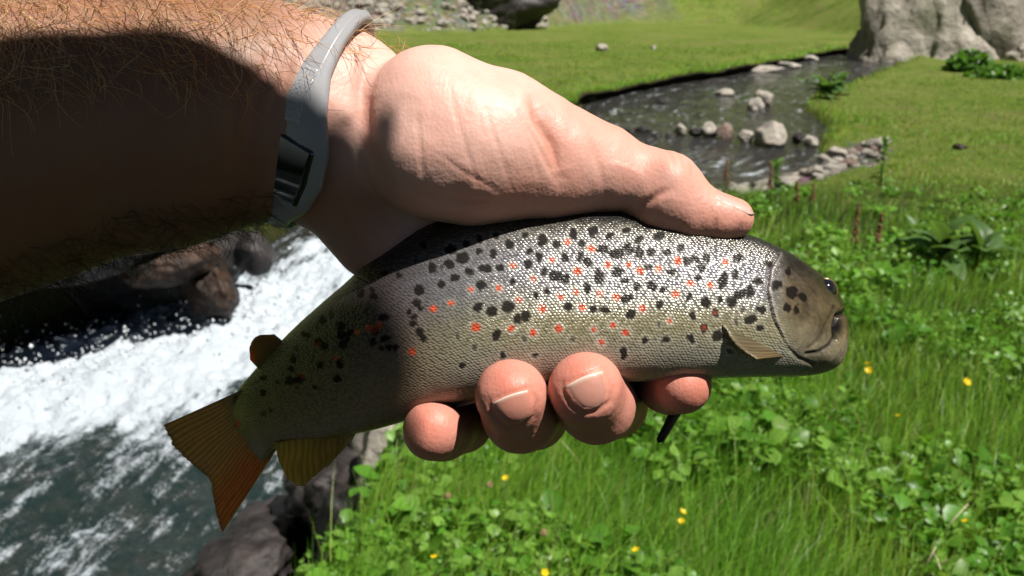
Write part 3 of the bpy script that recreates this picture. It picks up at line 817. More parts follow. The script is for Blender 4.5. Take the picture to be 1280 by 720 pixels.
    def nail(corners, label, tint, bulge=2.5, edge=True):
        # corners: free edge left, free edge right, root right, root left
        a, b, c, d = [np.array(q, float) for q in corners]
        n_u, n_v = 17, 15
        uu = np.linspace(0, 1, n_u)[:, None]; vv_ = np.linspace(0, 1, n_v)[None, :]
        bow = 0.22 * np.sin(uu * math.pi)
        va = np.clip(vv_, 0, 1)
        u0 = uu; uu = 0.5 + (uu - 0.5) * (1 - 0.42 * va ** 3 - 0.10 * (1 - va) ** 4)
        g = (a[None, None] * ((1 - uu) * (1 - va))[..., None] + b[None, None] * (uu * (1 - va))[..., None]
             + c[None, None] * (uu * va)[..., None] + d[None, None] * ((1 - uu) * va)[..., None])
        dirn = ((c + d) - (a + b)) / 2
        g = g + (bow * (va * 1.2 - 0.35))[..., None] * dirn
        g = g.reshape(-1, 2)
        P = front_hit(g[:, 0], g[:, 1]); Nn = sdf_grad(hand_sdf, P)
        U_ = np.repeat(u0, n_v, 1).ravel(); V_ = np.repeat(vv_, n_u, 0).ravel()
        rim = np.minimum(np.minimum(U_, 1 - U_) * 7, np.minimum(1.0, (1 - V_) * 6)).clip(0, 1)
        top = P + Nn * (-0.8 + bulge * rim + 1.2 * np.exp(-V_ * 9))[:, None]
        bot = P - Nn * 2.0
        colr = np.tile(np.array(tint), (len(P), 1))
        fe = np.exp(-(V_ / 0.075) ** 2)[:, None]
        if edge: colr = colr * (1 - fe) + np.array([0.60, 0.50, 0.42]) * fe
        lun = np.exp(-((V_ - 0.97) / 0.12) ** 2)[:, None] * 0.3
        colr = colr * (1 - lun) + np.array([0.55, 0.33, 0.27]) * lun
        fq = grid_faces(n_u, n_v); nn = n_u * n_v
        ring = [i * n_v for i in range(n_u)] + [(n_u - 1) * n_v + j for j in range(1, n_v)] + [i * n_v + n_v - 1 for i in range(n_u - 2, -1, -1)] + [j for j in range(n_v - 2, 0, -1)]
        ring = np.array(ring); r2 = np.roll(ring, -1)
        side = np.stack([ring, r2, r2 + nn, ring + nn], 1)
        me = new_mesh('fingernail', n2w(np.concatenate([top, bot])) - base, [fq, fq[:, ::-1] + nn, side], M['nail'], attrs={'Col': np.concatenate([colr, colr])})
        o = link('fingernail', me, per); o['label'] = label
    nail([(704, 485), (756, 463), (764, 497), (722, 514)], 'middle fingernail with a thin dirt line under its edge', (0.40, 0.19, 0.145), 1.3)
    nail([(613, 505), (662, 487), (669, 517), (632, 531)], 'ring fingernail with a pale free edge', (0.43, 0.185, 0.14), 1.3)
    nail([(943, 262), (936, 269), (893, 249), (898, 240)], 'pale thumbnail seen edge on', (0.46, 0.31, 0.27), 1.0, False)

    # ---- arm hair
    def hairs(mask, count, lmin, lmax, cols, droop, seed, rad=0.46, curl=1.0):
        r = np.random.default_rng(seed)
        ids = r.choice(np.nonzero(mask)[0], count)
        seg = 8; vs = []; cs = []; nseg = seg + 1
        P0 = V2[ids]; N0 = N[ids]
        L = r.uniform(lmin, lmax, count)
        tang = np.array([0.55, -0.35, -0.35]) + 0.28 * r.normal(size=(count, 3))
        tang = tang - (tang * N0).sum(1, keepdims=True) * N0; tang /= np.linalg.norm(tang, axis=1, keepdims=True)
        d = N0 * 0.55 + tang * 0.9 + 0.15 * r.normal(size=(count, 3)); d /= np.linalg.norm(d, axis=1, keepdims=True)
        ax = r.normal(size=(count, 3)); ax /= np.linalg.norm(ax, axis=1, keepdims=True)
        kk = r.normal(size=(count, 1)) * 0.20 * curl
        pts = [P0]; p = P0.copy()
        for s in range(seg):
            d = d + kk * np.cross(ax, d) + np.array([0, -droop, 0]) + 0.10 * curl * r.normal(size=(count, 3)); d /= np.linalg.norm(d, axis=1, keepdims=True)
            p = p + d * (L / seg)[:, None]; pts.append(p)
        pts = np.stack(pts, 1)                                    # count, nseg, 3
        t = np.gradient(pts, axis=1); t /= np.linalg.norm(t, axis=2, keepdims=True)
        e1 = np.cross(t, np.array([0.3, 0.5, 0.8])); e1 /= np.linalg.norm(e1, axis=2, keepdims=True); e2 = np.cross(t, e1)
        rr = rad * np.linspace(1, 0.25, nseg)[None, :, None] * r.uniform(0.7, 1.25, (count, 1, 1))
        rings = [pts + rr * (math.cos(a) * e1 + math.sin(a) * e2) for a in (0, 2.094, 4.189)]
        vv3 = np.stack(rings, 2).reshape(-1, 3)                   # count*nseg*3
        base_i = (np.arange(count) * nseg * 3)[:, None, None]
        a = np.arange(seg)[None, :, None] * 3 + np.arange(3)[None, None, :]; b = np.arange(seg)[None, :, None] * 3 + (np.arange(3)[None, None, :] + 1) % 3
        f = np.stack([base_i + a, base_i + b, base_i + b + 3, base_i + a + 3], -1).reshape(-1, 4)
        cc = np.array(cols)[r.integers(0, len(cols), count)] * r.uniform(0.7, 1.25, (count, 1))
        return vv3, f, np.repeat(cc, nseg * 3, 0)
    blond = [(0.85, 0.56, 0.28), (0.9, 0.66, 0.38), (0.75, 0.45, 0.2), (0.92, 0.74, 0.5)]
    dark = [(0.10, 0.06, 0.03), (0.16, 0.09, 0.045), (0.07, 0.04, 0.02)]
    onarm = (px > -260) & (px < 450) & (py < 400)
    dens = hash3((V[:, 0] * 3).astype(int), (V[:, 1] * 3).astype(int), (V[:, 2] * 3).astype(int), 3)
    sets = [hairs(onarm & (N[:, 1] > 0.45), 1500, 30, 78, blond, 0.05, 71),
            hairs(onarm & (N[:, 1] > 0.12) & (N[:, 1] < 0.55) & (N[:, 2] < 0) & (px < 250 + 140 * dens), 620, 30, 80, blond, 0.07, 72),
            hairs(onarm & (N[:, 1] > 0.5) & (px < 200), 700, 36, 90, blond, 0.06, 75),
            hairs(onarm & (N[:, 1] < -0.62) & (px < 340), 1100, 22, 60, dark, 0.05, 73, 0.40),
            hairs((px > 395) & (px < 505) & (py < 90) & (N[:, 1] > 0.3) & (N[:, 2] > -0.2), 70, 18, 46, blond, 0.02, 74, 0.4, 1.5)]
    vs = []; fs = []; cs = []; k = 0
    for a, b, c in sets:
        vs.append(a); fs.append(b + k); cs.append(c); k += len(a)
    o = link('arm_hair', new_mesh('arm_hair', n2w(np.concatenate(vs)) - base, np.concatenate(fs), M['hair'], attrs={'Col': np.concatenate(cs)}), per)
    o['label'] = 'golden and brown curly arm hair'; o['kind'] = 'stuff'
build_person()

# ------------------------------------------------------------------ wristband
def build_band():
    c = NP(401, 149, 24)
    A = np.array([-112.0, -255.0, 0]); A /= np.linalg.norm(A)
    Bn = np.array([0.918, -0.394, 0.0]); Bn = Bn - (Bn @ A) * A; Bn /= np.linalg.norm(Bn)
    Zd = np.array([0.0, 0, 1.0])
    ra, rz = 137.0, 106.0
    def width(ph):
        co = np.cos(ph); frontside = np.sin(ph) < 0
        w = np.interp(co, [-1, -.6, -.3, 0, .3, .6, .85, 1], [22, 26, 36, 60, 90, 102, 82, 50])
        wr = np.interp(co, [-1, 0, 1], [22, 24, 44])
        return np.where(frontside, w, wr)
    def pt(ph, q, h):
        ph = np.asarray(ph, float)
        n = np.stack([np.cos(ph) * rz, np.sin(ph) * ra], -1); n /= np.linalg.norm(n, axis=-1, keepdims=True)
        nv = n[..., 0:1] * A + n[..., 1:2] * Zd
        ctr = c + (np.cos(ph) * ra)[..., None] * A + (np.sin(ph) * rz)[..., None] * Zd
        sh = np.where(np.sin(ph) < 0, np.interp(np.cos(ph), [-1, -.3, 0, .35, .8, 1], [0, 0, 2, 7, 5, -6]), 0)
        return ctr + (q * width(ph) / 2 + sh)[..., None] * Bn + h[..., None] * nv
    qs = np.array([-1, -1, -.93, -.8, -.5, -.15, .2, .27, .34, .6, .8, .93, 1, 1, .8, 0, -.8])
    hs = np.array([-2, 4, 6.5, 8, 9, 10, 11.2, 11.4, 10.8, 9, 7.6, 6, 3, -2, -4, -4, -4])
    nph = 220; ph = np.linspace(0, 2 * math.pi, nph + 1)[:-1]
    PH = np.repeat(ph[:, None], len(qs), 1); QQ = np.repeat(qs[None], nph, 0); HH = np.repeat(hs[None], nph, 0)
    # the display sits in a flat part
    v = pt(PH, QQ, HH).reshape(-1, 3)
    f = []
    k = len(qs)
    i = np.arange(nph)[:, None]; j = np.arange(k)[None]
    f = np.stack([i * k + j, i * k + (j + 1) % k, ((i + 1) % nph) * k + (j + 1) % k, ((i + 1) % nph) * k + j], -1).reshape(-1, 4)
    base = n2w(c)
    wb = empty('wristband', base)
    tag(wb, 'grey rubber activity wristband with a blank black display around the wrist', 'wristband')
    link('strap', new_mesh('strap', n2w(v) - base, f, M['band']), wb)
    def plate(name, ph0, ph1, q0, q1, h, mat, skew=0.0, lift=1.2):
        n1, n2 = 26, 14
        pp = np.linspace(ph0, ph1, n1)[:, None]; qq = np.linspace(q0, q1, n2)[None]
        PP = np.repeat(pp, n2, 1) + skew * (qq - q0); QQ = np.repeat(qq, n1, 0)
        hb = np.interp(QQ, qs[1:13], hs[1:13])
        edge = np.minimum(np.minimum(np.arange(n1), np.arange(n1)[::-1])[:, None], np.minimum(np.arange(n2), np.arange(n2)[::-1])[None])
        H = hb + np.where(edge == 0, -1.5, lift)
        if h is not None: H = np.where(edge == 0, hb - 1.5, np.maximum(hb.min(), h) + 0 * hb) if h > 0 else H
        v = pt(PP, QQ, H).reshape(-1, 3)
        return link(name, new_mesh(name, n2w(v) - base, grid_faces(n1, n2), mat), wb)
    T = 2 * math.pi
    a = lambda co: T - math.acos(co)
    d = plate('display', a(.27), a(.76), -.36, .70, 12.4, M['screen'], skew=.05); d['label'] = 'blank black display'
    d = plate('textured_panel', a(-.30), a(.20), -.70, .24, None, M['crackle']); d['label'] = 'shiny crackle textured grey panel'
build_band()

# ------------------------------------------------------------------ trout
TOP = [(290, 499), (321, 462), (373, 408), (432, 358), (500, 303), (570, 272), (650, 264), (750, 266), (850, 278), (920, 293), (967, 312), (1004, 335), (1029, 353), (1040, 369), (1046, 385), (1049, 402)]
BOT = [(330, 575), (352, 556), (425, 546), (490, 531), (550, 508), (610, 494), (675, 484), (760, 478), (850, 474), (925, 471), (983, 470), (1015, 469), (1036, 464), (1047, 454), (1052, 440), (1052, 422)]
WID = [15, 20, 34, 48, 58, 64, 66, 66, 64, 60, 55, 47, 36, 26, 16, 5]
DZC = [120, 100, 66, 36, 14, 2, -4, -5, -3, 2, 8, 14, 19, 22, 24, 25]
BLACK = [(480,105),(530,137,1.3),(590,100),(655,120,1.3),(605,160),(420,118),(368,133),(355,188,1.2),(415,162,1.1),(470,172),(310,155),(305,210),(240,225,1.2),(705,137),(770,98),(800,132),(843,88),(905,103),(967,83),(1015,115),(880,152),(930,172,1.2),(970,150),(1018,165),(380,238),(440,228),(492,225,1.2),(325,262),(275,288),(425,290),(545,275),(600,212),(643,185),(660,242),(705,255,1.2),(740,265,1.1),(740,185,1.2),(795,180),(825,205),(865,255,1.2),(935,240,1.2),(965,272,1.1),(820,298,1.2),(970,340),(985,398),(630,325),(670,310),(525,372,1.1),(465,388,1.2),(590,405),(560,415),(410,370),(750,370),(845,380),(890,382),(480,475,.9),(398,520,.7),(335,480,.7),(585,490,.6),(505,552,.9),(625,552,.8),(355,590,.7),(765,492,.7),(958,543,.9),(1037,497),(205,490,.8),(190,310,1)]
BLACK2 = [(15,150),(55,117),(130,105),(215,145),(160,165),(102,165),(92,222),(180,240,1.2),(235,200),(260,193,.9),(308,187,1.1),(290,225),(275,262,1.1),(372,272,1.2),(418,250,1.1),(428,187,1.1),(105,295,1.1),(48,295),(148,308),(12,340),(25,398),(133,365,1.1),(242,333),(305,353,1.1),(360,345,1.1),(403,352,1.1),(433,325),(472,313,1.1),(502,275,1.1),(515,380,1),(475,418),(445,380,.8),(420,425,.8),(258,403,.9),(342,397,.9),(350,480,1.2),(250,488),(157,493,.9),(77,497,.9),(130,437,.6),(300,448,.9),(510,450,.8),(395,540,.7),(567,290,1.3),(628,318,1.3),(668,335,.9),(608,375,.9),(645,380,.9),(560,380,.7),(545,210,1),(615,240,1)]
RED = [(748,127),(838,153),(785,237,1.2),(900,213,1),(977,212,.8),(1020,235,1.2),(868,320,.9),(930,335,1.1),(780,315,.8),(722,333,.9),(653,377,1.2),(803,374,1.1),(1028,374,1.1),(404,447,1.4),(537,452,1.1),(715,452,1.1),(620,467,1.1),(847,455,.8),(918,440,.9),(965,468,1),(875,503,.9),(620,265,.8),(545,217,.8),(490,300,.9),(385,305,.9),(310,355,.8),(245,378,1),(565,345,.8),(690,195,.8),(165,540,1.1),(20,455,1.2),(45,440,1)]
RED2 = [(60,236,1.2),(130,227,1),(203,198,1.1),(380,205,.9),(248,283,1),(325,288,1),(193,322,1.1),(68,373,1),(172,424,.8),(8,467,1),(300,448,.6),(343,395,.5),(18,212,.9)]
def fish_frame(s):
    K = np.arange(len(TOP), dtype=float)
    top = spl(K, np.array(TOP, float), s); bot = spl(K, np.array(BOT, float), s)
    w = np.interp(s, K, WID) * 0.35 + spl(K, np.array(WID, float), s) * 0.65
    dz = spl(K, np.array(DZC, float), s)
    hh = np.linalg.norm(top - bot, axis=1) / 2
    ro = hh * 0.26
    k1 = (F + dz + ro) / F; k2 = (F + dz - ro) / F
    T = np.stack([(top[:, 0] - 640) * k1, (360 - top[:, 1]) * k1, dz + ro], 1)
    B = np.stack([(bot[:, 0] - 640) * k2, (360 - bot[:, 1]) * k2, dz - ro], 1)
    C = (T + B) / 2; U_ = (T - B) / 2
    tg = np.gradient(C, axis=0); tg /= np.linalg.norm(tg, axis=1, keepdims=True)
    Wd = np.cross(tg, U_); Wd /= np.linalg.norm(Wd, axis=1, keepdims=True)
    Wd[Wd[:, 2] > 0] *= -1
    return C, U_, Wd, w, tg

FISH_AT = n2w(NP(650, 478, -20))
def build_trout():
    nsn, nth = 760, 300
    s = 15 * np.linspace(0, 1, nsn)
    C, U_, Wd, w, tg = fish_frame(s)
    th = np.linspace(-math.pi, math.pi, nth + 1)[:-1]     # 0 = towards the lens
    ct, sn = np.cos(th), np.sin(th)
    ctp = np.sign(ct) * np.abs(ct) ** 0.86
    V = C[:, None] + U_[:, None] * sn[None, :, None] + Wd[:, None] * (w[:, None] * ctp[None])[..., None]
    # normals from the grid
    du = np.gradient(V, axis=0); dv = np.roll(V, -1, 1) - np.roll(V, 1, 1)
    Nn = np.cross(du, dv); Nn /= np.maximum(np.linalg.norm(Nn, axis=2, keepdims=True), 1e-6)
    if ((V - C[:, None]) * Nn).sum() < 0: Nn = -Nn
    V = V.reshape(-1, 3); Nn = Nn.reshape(-1, 3)
    # pixel position of the mirrored (near side) point, so both flanks carry the marks
    Vm = (C[:, None] + U_[:, None] * sn[None, :, None] + Wd[:, None] * (w[:, None] * np.abs(ctp)[None])[..., None]).reshape(-1, 3)
    px, py = near_px(Vm)
    T = np.repeat((sn[None] * 0.5 + 0.5), nsn, 0).ravel()          # 0 belly .. 1 back
    S = np.repeat(s[:, None], nth, 1).ravel()
    q = Vm / 5.0
    nz = fbm(Vm / 22.0, 4, 81); nf = fbm(Vm / 3.2, 2, 82); nw = fbm(Vm / 60.0, 3, 83)
    t2 = T + 0.05 * nz
    stops = [0, .10, .22, .36, .5, .62, .74, .84, .91, 1.0]
    cols = np.array([(.46, .45, .37), (.46, .45, .36), (.41, .385, .27), (.38, .36, .26), (.36, .355, .36), (.345, .34, .37), (.26, .25, .25), (.125, .115, .092), (.03, .028, .026), (.018, .018, .02)])
    col = np.stack([np.interp(t2, stops, cols[:, i]) for i in range(3)], 1)
    tailk = smooth(5.2, 3.4, S)[:, None]                            # browner, darker towards the tail
    tc = np.stack([np.interp(t2, [0, .2, .4, .6, .8, 1], c) for c in ((.37, .31, .21, .12, .06, .02), (.245, .195, .14, .082, .046, .02), (.14, .115, .11, .085, .052, .025))], 1)
    col = col * (1 - tailk) + tc * tailk
    headk = smooth(-16, 24, px - np.interp(py, [300, 330, 360, 400, 432, 470], [985, 966, 960, 970, 986, 1000]))[:, None]
    hc = np.stack([np.interp(t2, [0, .15, .4, .65, .8, 1], c) for c in ((.62, .52, .30, .17, .06, .02), (.62, .50, .255, .14, .052, .02), (.50, .40, .16, .09, .04, .02))], 1)
    hc = hc * np.array([.54, .48, .40]) * (0.9 + 0.7 * nz[:, None] + 0.25 * nf[:, None])  # head darkened: shade of its turned-away sides painted in
    col = col * (1 - headk) + hc * headk
    ped = (smooth(1.0, 0.25, S) * smooth(.95, .6, T))[:, None] * .7; col = col * (1 - ped) + np.array([.46, .38, .27]) * ped
    gold = (np.exp(-((T - .27) / .08) ** 2) * smooth(4, 6, S) * smooth(10.5, 9, S))[:, None] * 0.6
    col = col * (1 - gold) + np.array([.42, .37, .19]) * gold
    blush = (np.exp(-((px - 700) / 130) ** 2) * smooth(.22, .08, T))[:, None] * 0.4
    col = col * (1 - blush) + np.array([.50, .26, .19]) * blush
    col = col * (1 + 0.16 * nz[:, None] + 0.10 * nf[:, None]) * 0.52
    silver = np.interp(T, [0, .12, .3, .5, .72, .86, .94, 1], [.12, .2, .42, .7, .8, .62, .2, .06]) * (1 - headk[:, 0]) * (1 - 0.35 * tailk[:, 0])
    scale = np.interp(T, [0, .06, .2, .9, 1], [.25, .6, 1, 1, .7]) * (1 - headk[:, 0]) * smooth(0.2, 1.0, S)
    # spots
    wob = 2.4 * nf + 1.4 * fbm(Vm / 6.5, 2, 84)
    bl = np.zeros(len(V)); rdm = np.zeros(len(V)); halo = np.zeros(len(V))
    B = [((a[0] / 3 + 460, a[1] / 3 + 260), a[2] if len(a) > 2 else 1) for a in BLACK] + [((a[0] / 3 + 780, a[1] / 3 + 260), a[2] if len(a) > 2 else 1) for a in BLACK2]
    R = [((a[0] / 3 + 460, a[1] / 3 + 260), a[2] if len(a) > 2 else 1) for a in RED] + [((a[0] / 3 + 780, a[1] / 3 + 260), a[2] if len(a) > 2 else 1) for a in RED2]
    r = np.random.default_rng(5)
    for _ in range(60):                                             # the tail half: smaller dark marks up the flank
        ss = r.uniform(0.8, 4.6); tt = r.uniform(.45, .92)
        K = np.arange(len(TOP), dtype=float)
        a = spl(K, np.array(TOP, float), np.array([ss]))[0]; b = spl(K, np.array(BOT, float), np.array([ss]))[0]
        B.append((tuple(b + (a - b) * tt), r.uniform(.5, 1.0)))
    for c_, rr in (((447, 415), .9), ((461, 410), 1.1), ((475, 405), .8), ((297, 530), 1.1), ((420, 447), .7), ((378, 470), .7), ((398, 430), .6)): R.append((c_, rr))
    order = np.argsort(px); pxs = px[order]
    def near(c, rad):
        i0, i1 = np.searchsorted(pxs, [c[0] - rad, c[0] + rad]); ids = order[i0:i1]
        return ids[np.abs(py[ids] - c[1]) < rad]
    for c, z in B:
        z = z * r.uniform(.72, 1.22); ids = near(c, 22); asp = r.uniform(.8, 1.3); an = r.uniform(-.5, .5)
        dx = px[ids] - c[0]; dy = py[ids] - c[1]
        ex = dx * math.cos(an) + dy * math.sin(an); ey = -dx * math.sin(an) + dy * math.cos(an)
        d = np.hypot(ex * asp, ey / asp) + wob[ids]
        bl[ids] = np.maximum(bl[ids], smooth(6.1 * z + 1.1, 6.1 * z - 1.1, d) * (0.95 if z > .65 else .75))
        halo[ids] = np.maximum(halo[ids], 0.5 * smooth(6.6 * z + 5, 6.6 * z + 1, d))
    for c, z in R:
        ids = near(c, 22)
        d = np.hypot(px[ids] - c[0], py[ids] - c[1]) + 0.8 * wob[ids]
        rdm[ids] = np.maximum(rdm[ids], smooth(4.3 * z + 1.2, 4.3 * z - 1.3, d))
        halo[ids] = np.maximum(halo[ids], smooth(4.9 * z + 6, 4.9 * z + 1, d))
    halo = (halo * (1 - headk[:, 0]))[:, None] * 0.45 * smooth(4, 6, S)[:, None]
    col = col * (1 - halo) + np.array([.52, .50, .42]) * halo
    col = col * (1 - bl[:, None]) + np.array([.008, .0065, .006]) * bl[:, None]
    rk = (rdm * (1 - 0.55 * bl))[:, None]
    dotc = np.array([.46, .07, .028]) * (1 + 0.4 * nf[:, None])
    col = col * (1 - rk) + dotc * rk
    silver = 0.9 * silver * (1 - 0.95 * bl) * (1 - 0.8 * rdm); scale = scale * (1 - 0.5 * bl); gloss = (1 - 0.95 * bl) * (1 - 0.4 * rdm) * (1 - 0.35 * headk[:, 0])
    # relief and painted groove shade: gill cover, mouth, jaw, lateral hollows
    nearside = np.repeat(np.abs(ct)[None] > 0.05, nsn, 0).ravel()
    disp = 0.5 * nz
    gill = [(975, 318), (964, 336), (960, 362), (968, 398), (984, 432), (1004, 452), (1022, 460)]
    d, side, par = poly_dist(px, py, gill)
    rt = np.where(px > np.interp(py, [p[1] for p in gill], [p[0] for p in gill]), 1.0, 0.0)
    gs = smooth(.72, .45, par) * smooth(0.0, 0.15, par)
    disp += (2.0 * np.exp(-(d / 26)) * rt - 2.4 * np.exp(-(d / 3.0) ** 2) * (1 - rt)) * gs
    edge = np.exp(-((d - 2.2) / 1.5) ** 2) * rt * (0.35 + 0.65 * smooth(0.1, .35, par)) * smooth(.75, .6, par) * np.clip(.7 + nz, 0, 1)
    col = col * (1 - 0.7 * edge[:, None]) + np.array([.42, .38, .34]) * 0.7 * edge[:, None]; silver = np.maximum(silver, 0.6 * edge)
    gm = (np.exp(-(d / 2.4) ** 2) * (1 - rt) * gs)[:, None]; col = col * (1 - .8 * gm) + np.array([.03, .02, .03]) * .8 * gm
    for pts, dep, wd_, ck in (([(1056, 391), (1048, 394), (1044, 408), (1045, 424)], 6.0, 3.2, .97), ([(1045, 420), (1036, 432), (1022, 440), (1008, 442)], 2.4, 2.2, .8), ([(1042, 384), (1034, 404), (1024, 424), (1010, 436)], 1.4, 2.4, .35),
                              ([(986, 436), (998, 448), (1016, 455)], 1.4, 2.5, .3)):
        d, _, par = poly_dist(px, py, pts); g = np.exp(-(d / wd_) ** 2)
        disp -= dep * g; gloss = gloss * (1 - g); col = col * (1 - ck * g[:, None]) + np.array([.012, .010, .010]) * (ck * g[:, None])
    d, _, _ = poly_dist(px, py, [(1040, 380), (1046, 384)]); disp += 1.2 * np.exp(-(d / 3) ** 2) * (py < 390)
    disp += 3.5 * np.exp(-(((px - 1034) / 14) ** 2 + ((py - 446) / 9) ** 2))
    mo = np.exp(-(((px - 1049) / 6.0) ** 2 + ((py - 408) / 13) ** 2) ** 1.5); col = col * (1 - .96 * mo[:, None]) + .006 * mo[:, None]; gloss = gloss * (1 - mo); disp -= 3 * mo  # mouth opening painted black for its inner shade
    V2 = V + Nn * disp[:, None]
    # scale coordinates
    su = np.concatenate([[0], np.cumsum(np.linalg.norm(np.diff(C, axis=0), axis=1))]) / 4.2
    arc = np.concatenate([[0], np.cumsum(np.hypot(np.diff(sn), np.diff(ctp) * 0.62))]); arc -= arc[nth // 2]
    uv = np.stack([np.repeat(su[:, None], nth, 1), arc[None] * (np.linalg.norm(U_, axis=1)[:, None] * 0.75 + 25) / 3.3], -1).reshape(-1, 2)
    base = FISH_AT
    fish = empty('trout', base)
    tag(fish, 'silver brown trout with black and red spots, held sideways in the hand', 'fish')
    fq = grid_faces(nsn, nth, True)
    caps = []
    if True:
        V2 = np.concatenate([V2, C[:1], C[-1:] + [2, 0, 0]]); nb = nsn * nth
        j = np.arange(nth); caps = [np.stack([np.full(nth, nb), j, (j + 1) % nth], 1)[:, ::-1], np.stack([np.full(nth, nb + 1), (nsn - 1) * nth + j, (nsn - 1) * nth + (j + 1) % nth], 1)]
        col = np.concatenate([col, col[:1], col[-1:]]); silver = np.concatenate([silver, [0, 0]]); scale = np.concatenate([scale, [0, 0]]); gloss = np.concatenate([gloss, [0, 0]]); uv = np.concatenate([uv, uv[:1], uv[-1:]])
    me = new_mesh('body', n2w(V2) - base, [fq[:, ::-1]] + caps, M['fish'], attrs={'Col': np.clip(col, 0.004, 1), 'Silver': np.clip(silver, 0, 1), 'Scale': np.clip(scale, 0, 1), 'Gloss': np.clip(gloss, 0, 1)}, uv=uv)
    link('body', me, fish)

    def resample(pts, n):
        pts = np.array(pts, float); L = np.concatenate([[0], np.cumsum(np.linalg.norm(np.diff(pts, axis=0), axis=1))]); 
        return spl(L, pts, np.linspace(0, L[-1], n)) if len(pts) > 2 else np.stack([np.interp(np.linspace(0, L[-1], n), L, pts[:, i]) for i in range(3)], 1)
    def fin(name, basep, tipp, rays, colf, thick=2.2, nvv=26, jag=2.0, label=None, sub=5, wave=2.0, seed=1):
        nu = rays * sub + 1
        A = resample(basep, nu); E = resample(tipp, nu)
        rr = np.random.default_rng(seed)
        uu = np.linspace(0, 1, nu)[:, None]; vv_ = np.linspace(0, 1, nvv)[None]
        ph = (uu + 0.012 * vnoise(np.stack([uu * 23 + 0 * vv_, 0 * uu + vv_ * 1.5, 0 * uu * vv_], -1), seed) * (24 / rays)) * rays * 2 * math.pi * (1 + 0 * vv_)
        ext = 1 + (0.02 * np.cos(ph[:, -1:]) * jag + 0.02 * jag * rr.normal(size=(rays + 1))[np.clip((uu * rays + .5).astype(int), 0, rays)])
        pix = A[:, None] + (E - A)[:, None] * (vv_ * np.where(vv_ > .8, 1 + (ext - 1) * (vv_ - .8) / .2, 1))[..., None]
        ridge = (0.5 + 0.5 * np.cos(ph + 0.8 * np.sin(vv_ * 9 + uu * 7)))
        zz = pix[..., 2] + wave * np.sin(uu * 7 + vv_ * 2.5) * vv_
        k = (F + zz) / F
        mid = np.stack([(pix[..., 0] - 640) * k, (360 - pix[..., 1]) * k, zz], -1)
        th_ = (thick * (1 - .72 * vv_) * (0.8 + 0.35 * ridge))
        nrm = np.cross(np.gradient(mid, axis=0), np.gradient(mid, axis=1)); nrm /= np.maximum(np.linalg.norm(nrm, axis=2, keepdims=True), 1e-6)
        top = (mid + nrm * th_[..., None]).reshape(-1, 3); bot = (mid - nrm * th_[..., None]).reshape(-1, 3)
        UU = np.repeat(uu, nvv, 1).ravel(); VV = np.repeat(vv_, nu, 0).ravel(); RG = ridge.ravel()
        c = np.clip(colf(UU, VV, RG), 0.004, 1)
        q = grid_faces(nu, nvv); n0 = nu * nvv
        ring = np.array([i * nvv for i in range(nu)] + [(nu - 1) * nvv + j for j in range(1, nvv)] + [i * nvv + nvv - 1 for i in range(nu - 2, -1, -1)] + [j for j in range(nvv - 2, 0, -1)])
        r2 = np.roll(ring, -1)
        me = new_mesh(name, n2w(np.concatenate([top, bot])) - base, [q, q[:, ::-1] + n0, np.stack([ring, r2, r2 + n0, ring + n0], 1)], M['fin'], attrs={'Col': np.concatenate([c, c])})
        o = link(name, me, fish)
        if label: o['label'] = label
    def mixc(a, b, k): return np.array(a) * (1 - k[:, None]) + np.array(b) * k[:, None]
    def tailc(u_, v_, rg):
        c = mixc((.70, .42, .19), (.80, .27, .10), smooth(.45, .9, u_))
        c = c * (0.62 + 0.45 * rg[:, None] ** 1.3)
        c = mixc(c, (.30, .26, .17), smooth(.3, .0, v_) * .8)
        c = mixc(c, (.14, .10, .06), smooth(.93, 1, v_) * .5)
        sp_ = smooth(.35, .55, vnoise(np.stack([u_ * 16, v_ * 12, 0 * u_], 1), 4)) * smooth(.35, .15, v_) * smooth(.5, .2, u_)
        return mixc(c, (.03, .025, .02), sp_ * .8) * (1 + .12 * vnoise(np.stack([u_ * 40, v_ * 30, 0 * u_], 1), 9)[:, None])
    fin('caudal_fin', [(303, 487, 112), (312, 530, 112), (345, 562, 108)], [(205, 531, 150), (214, 551, 150), (232, 572, 150), (250, 588, 150), (263, 600, 148), (267, 622, 146), (272, 645, 146), (278, 665, 144)], 24, tailc, 3.2, 30, 0.3, 'translucent orange brown tail fin', seed=2)
    def analc(u_, v_, rg):
        c = mixc((.75, .50, .13), (.46, .30, .08), u_) * (0.62 + 0.45 * rg[:, None])
        return mixc(c, (.62, .58, .46), smooth(.86, 1.0, u_) * .8 * smooth(.2, .5, v_) + smooth(.95, 1, v_) * .4)
    fin('anal_fin', [(345, 553, 78), (395, 545, 56), (445, 541, 44)], [(348, 574, 76), (354, 588, 74), (364, 602, 70), (377, 608, 66), (395, 594, 60), (420, 572, 52), (438, 552, 44)], 13, analc, 2.4, 24, 0.5, 'yellow brown anal fin with pale edge', seed=3)
    def adic(u_, v_, rg):
        c = mixc((.14, .10, .05), (.45, .26, .08), v_)
        return mixc(c, (.9, .17, .04), smooth(.55, .9, v_) * smooth(.35, .15, u_))
    fin('adipose_fin', [(334, 470, 94), (348, 456, 88), (368, 440, 80)], [(313, 449, 100), (313, 432, 98), (321, 421, 94), (342, 418, 88)], 4, adic, 4.0, 14, 0.2, 'small adipose fin with orange tip', seed=4)
    def dorc(u_, v_, rg): return mixc((.02, .02, .022), (.07, .06, .045), v_ * rg)
    fin('dorsal_fin', [(520, 300, 30), (560, 285, 24), (640, 278, 20), (700, 276, 20)], [(494, 300, 40), (500, 283, 44), (560, 270, 46), (690, 266, 46)], 12, dorc, 3.0, 14, 0.6, 'folded dark dorsal fin', seed=5)
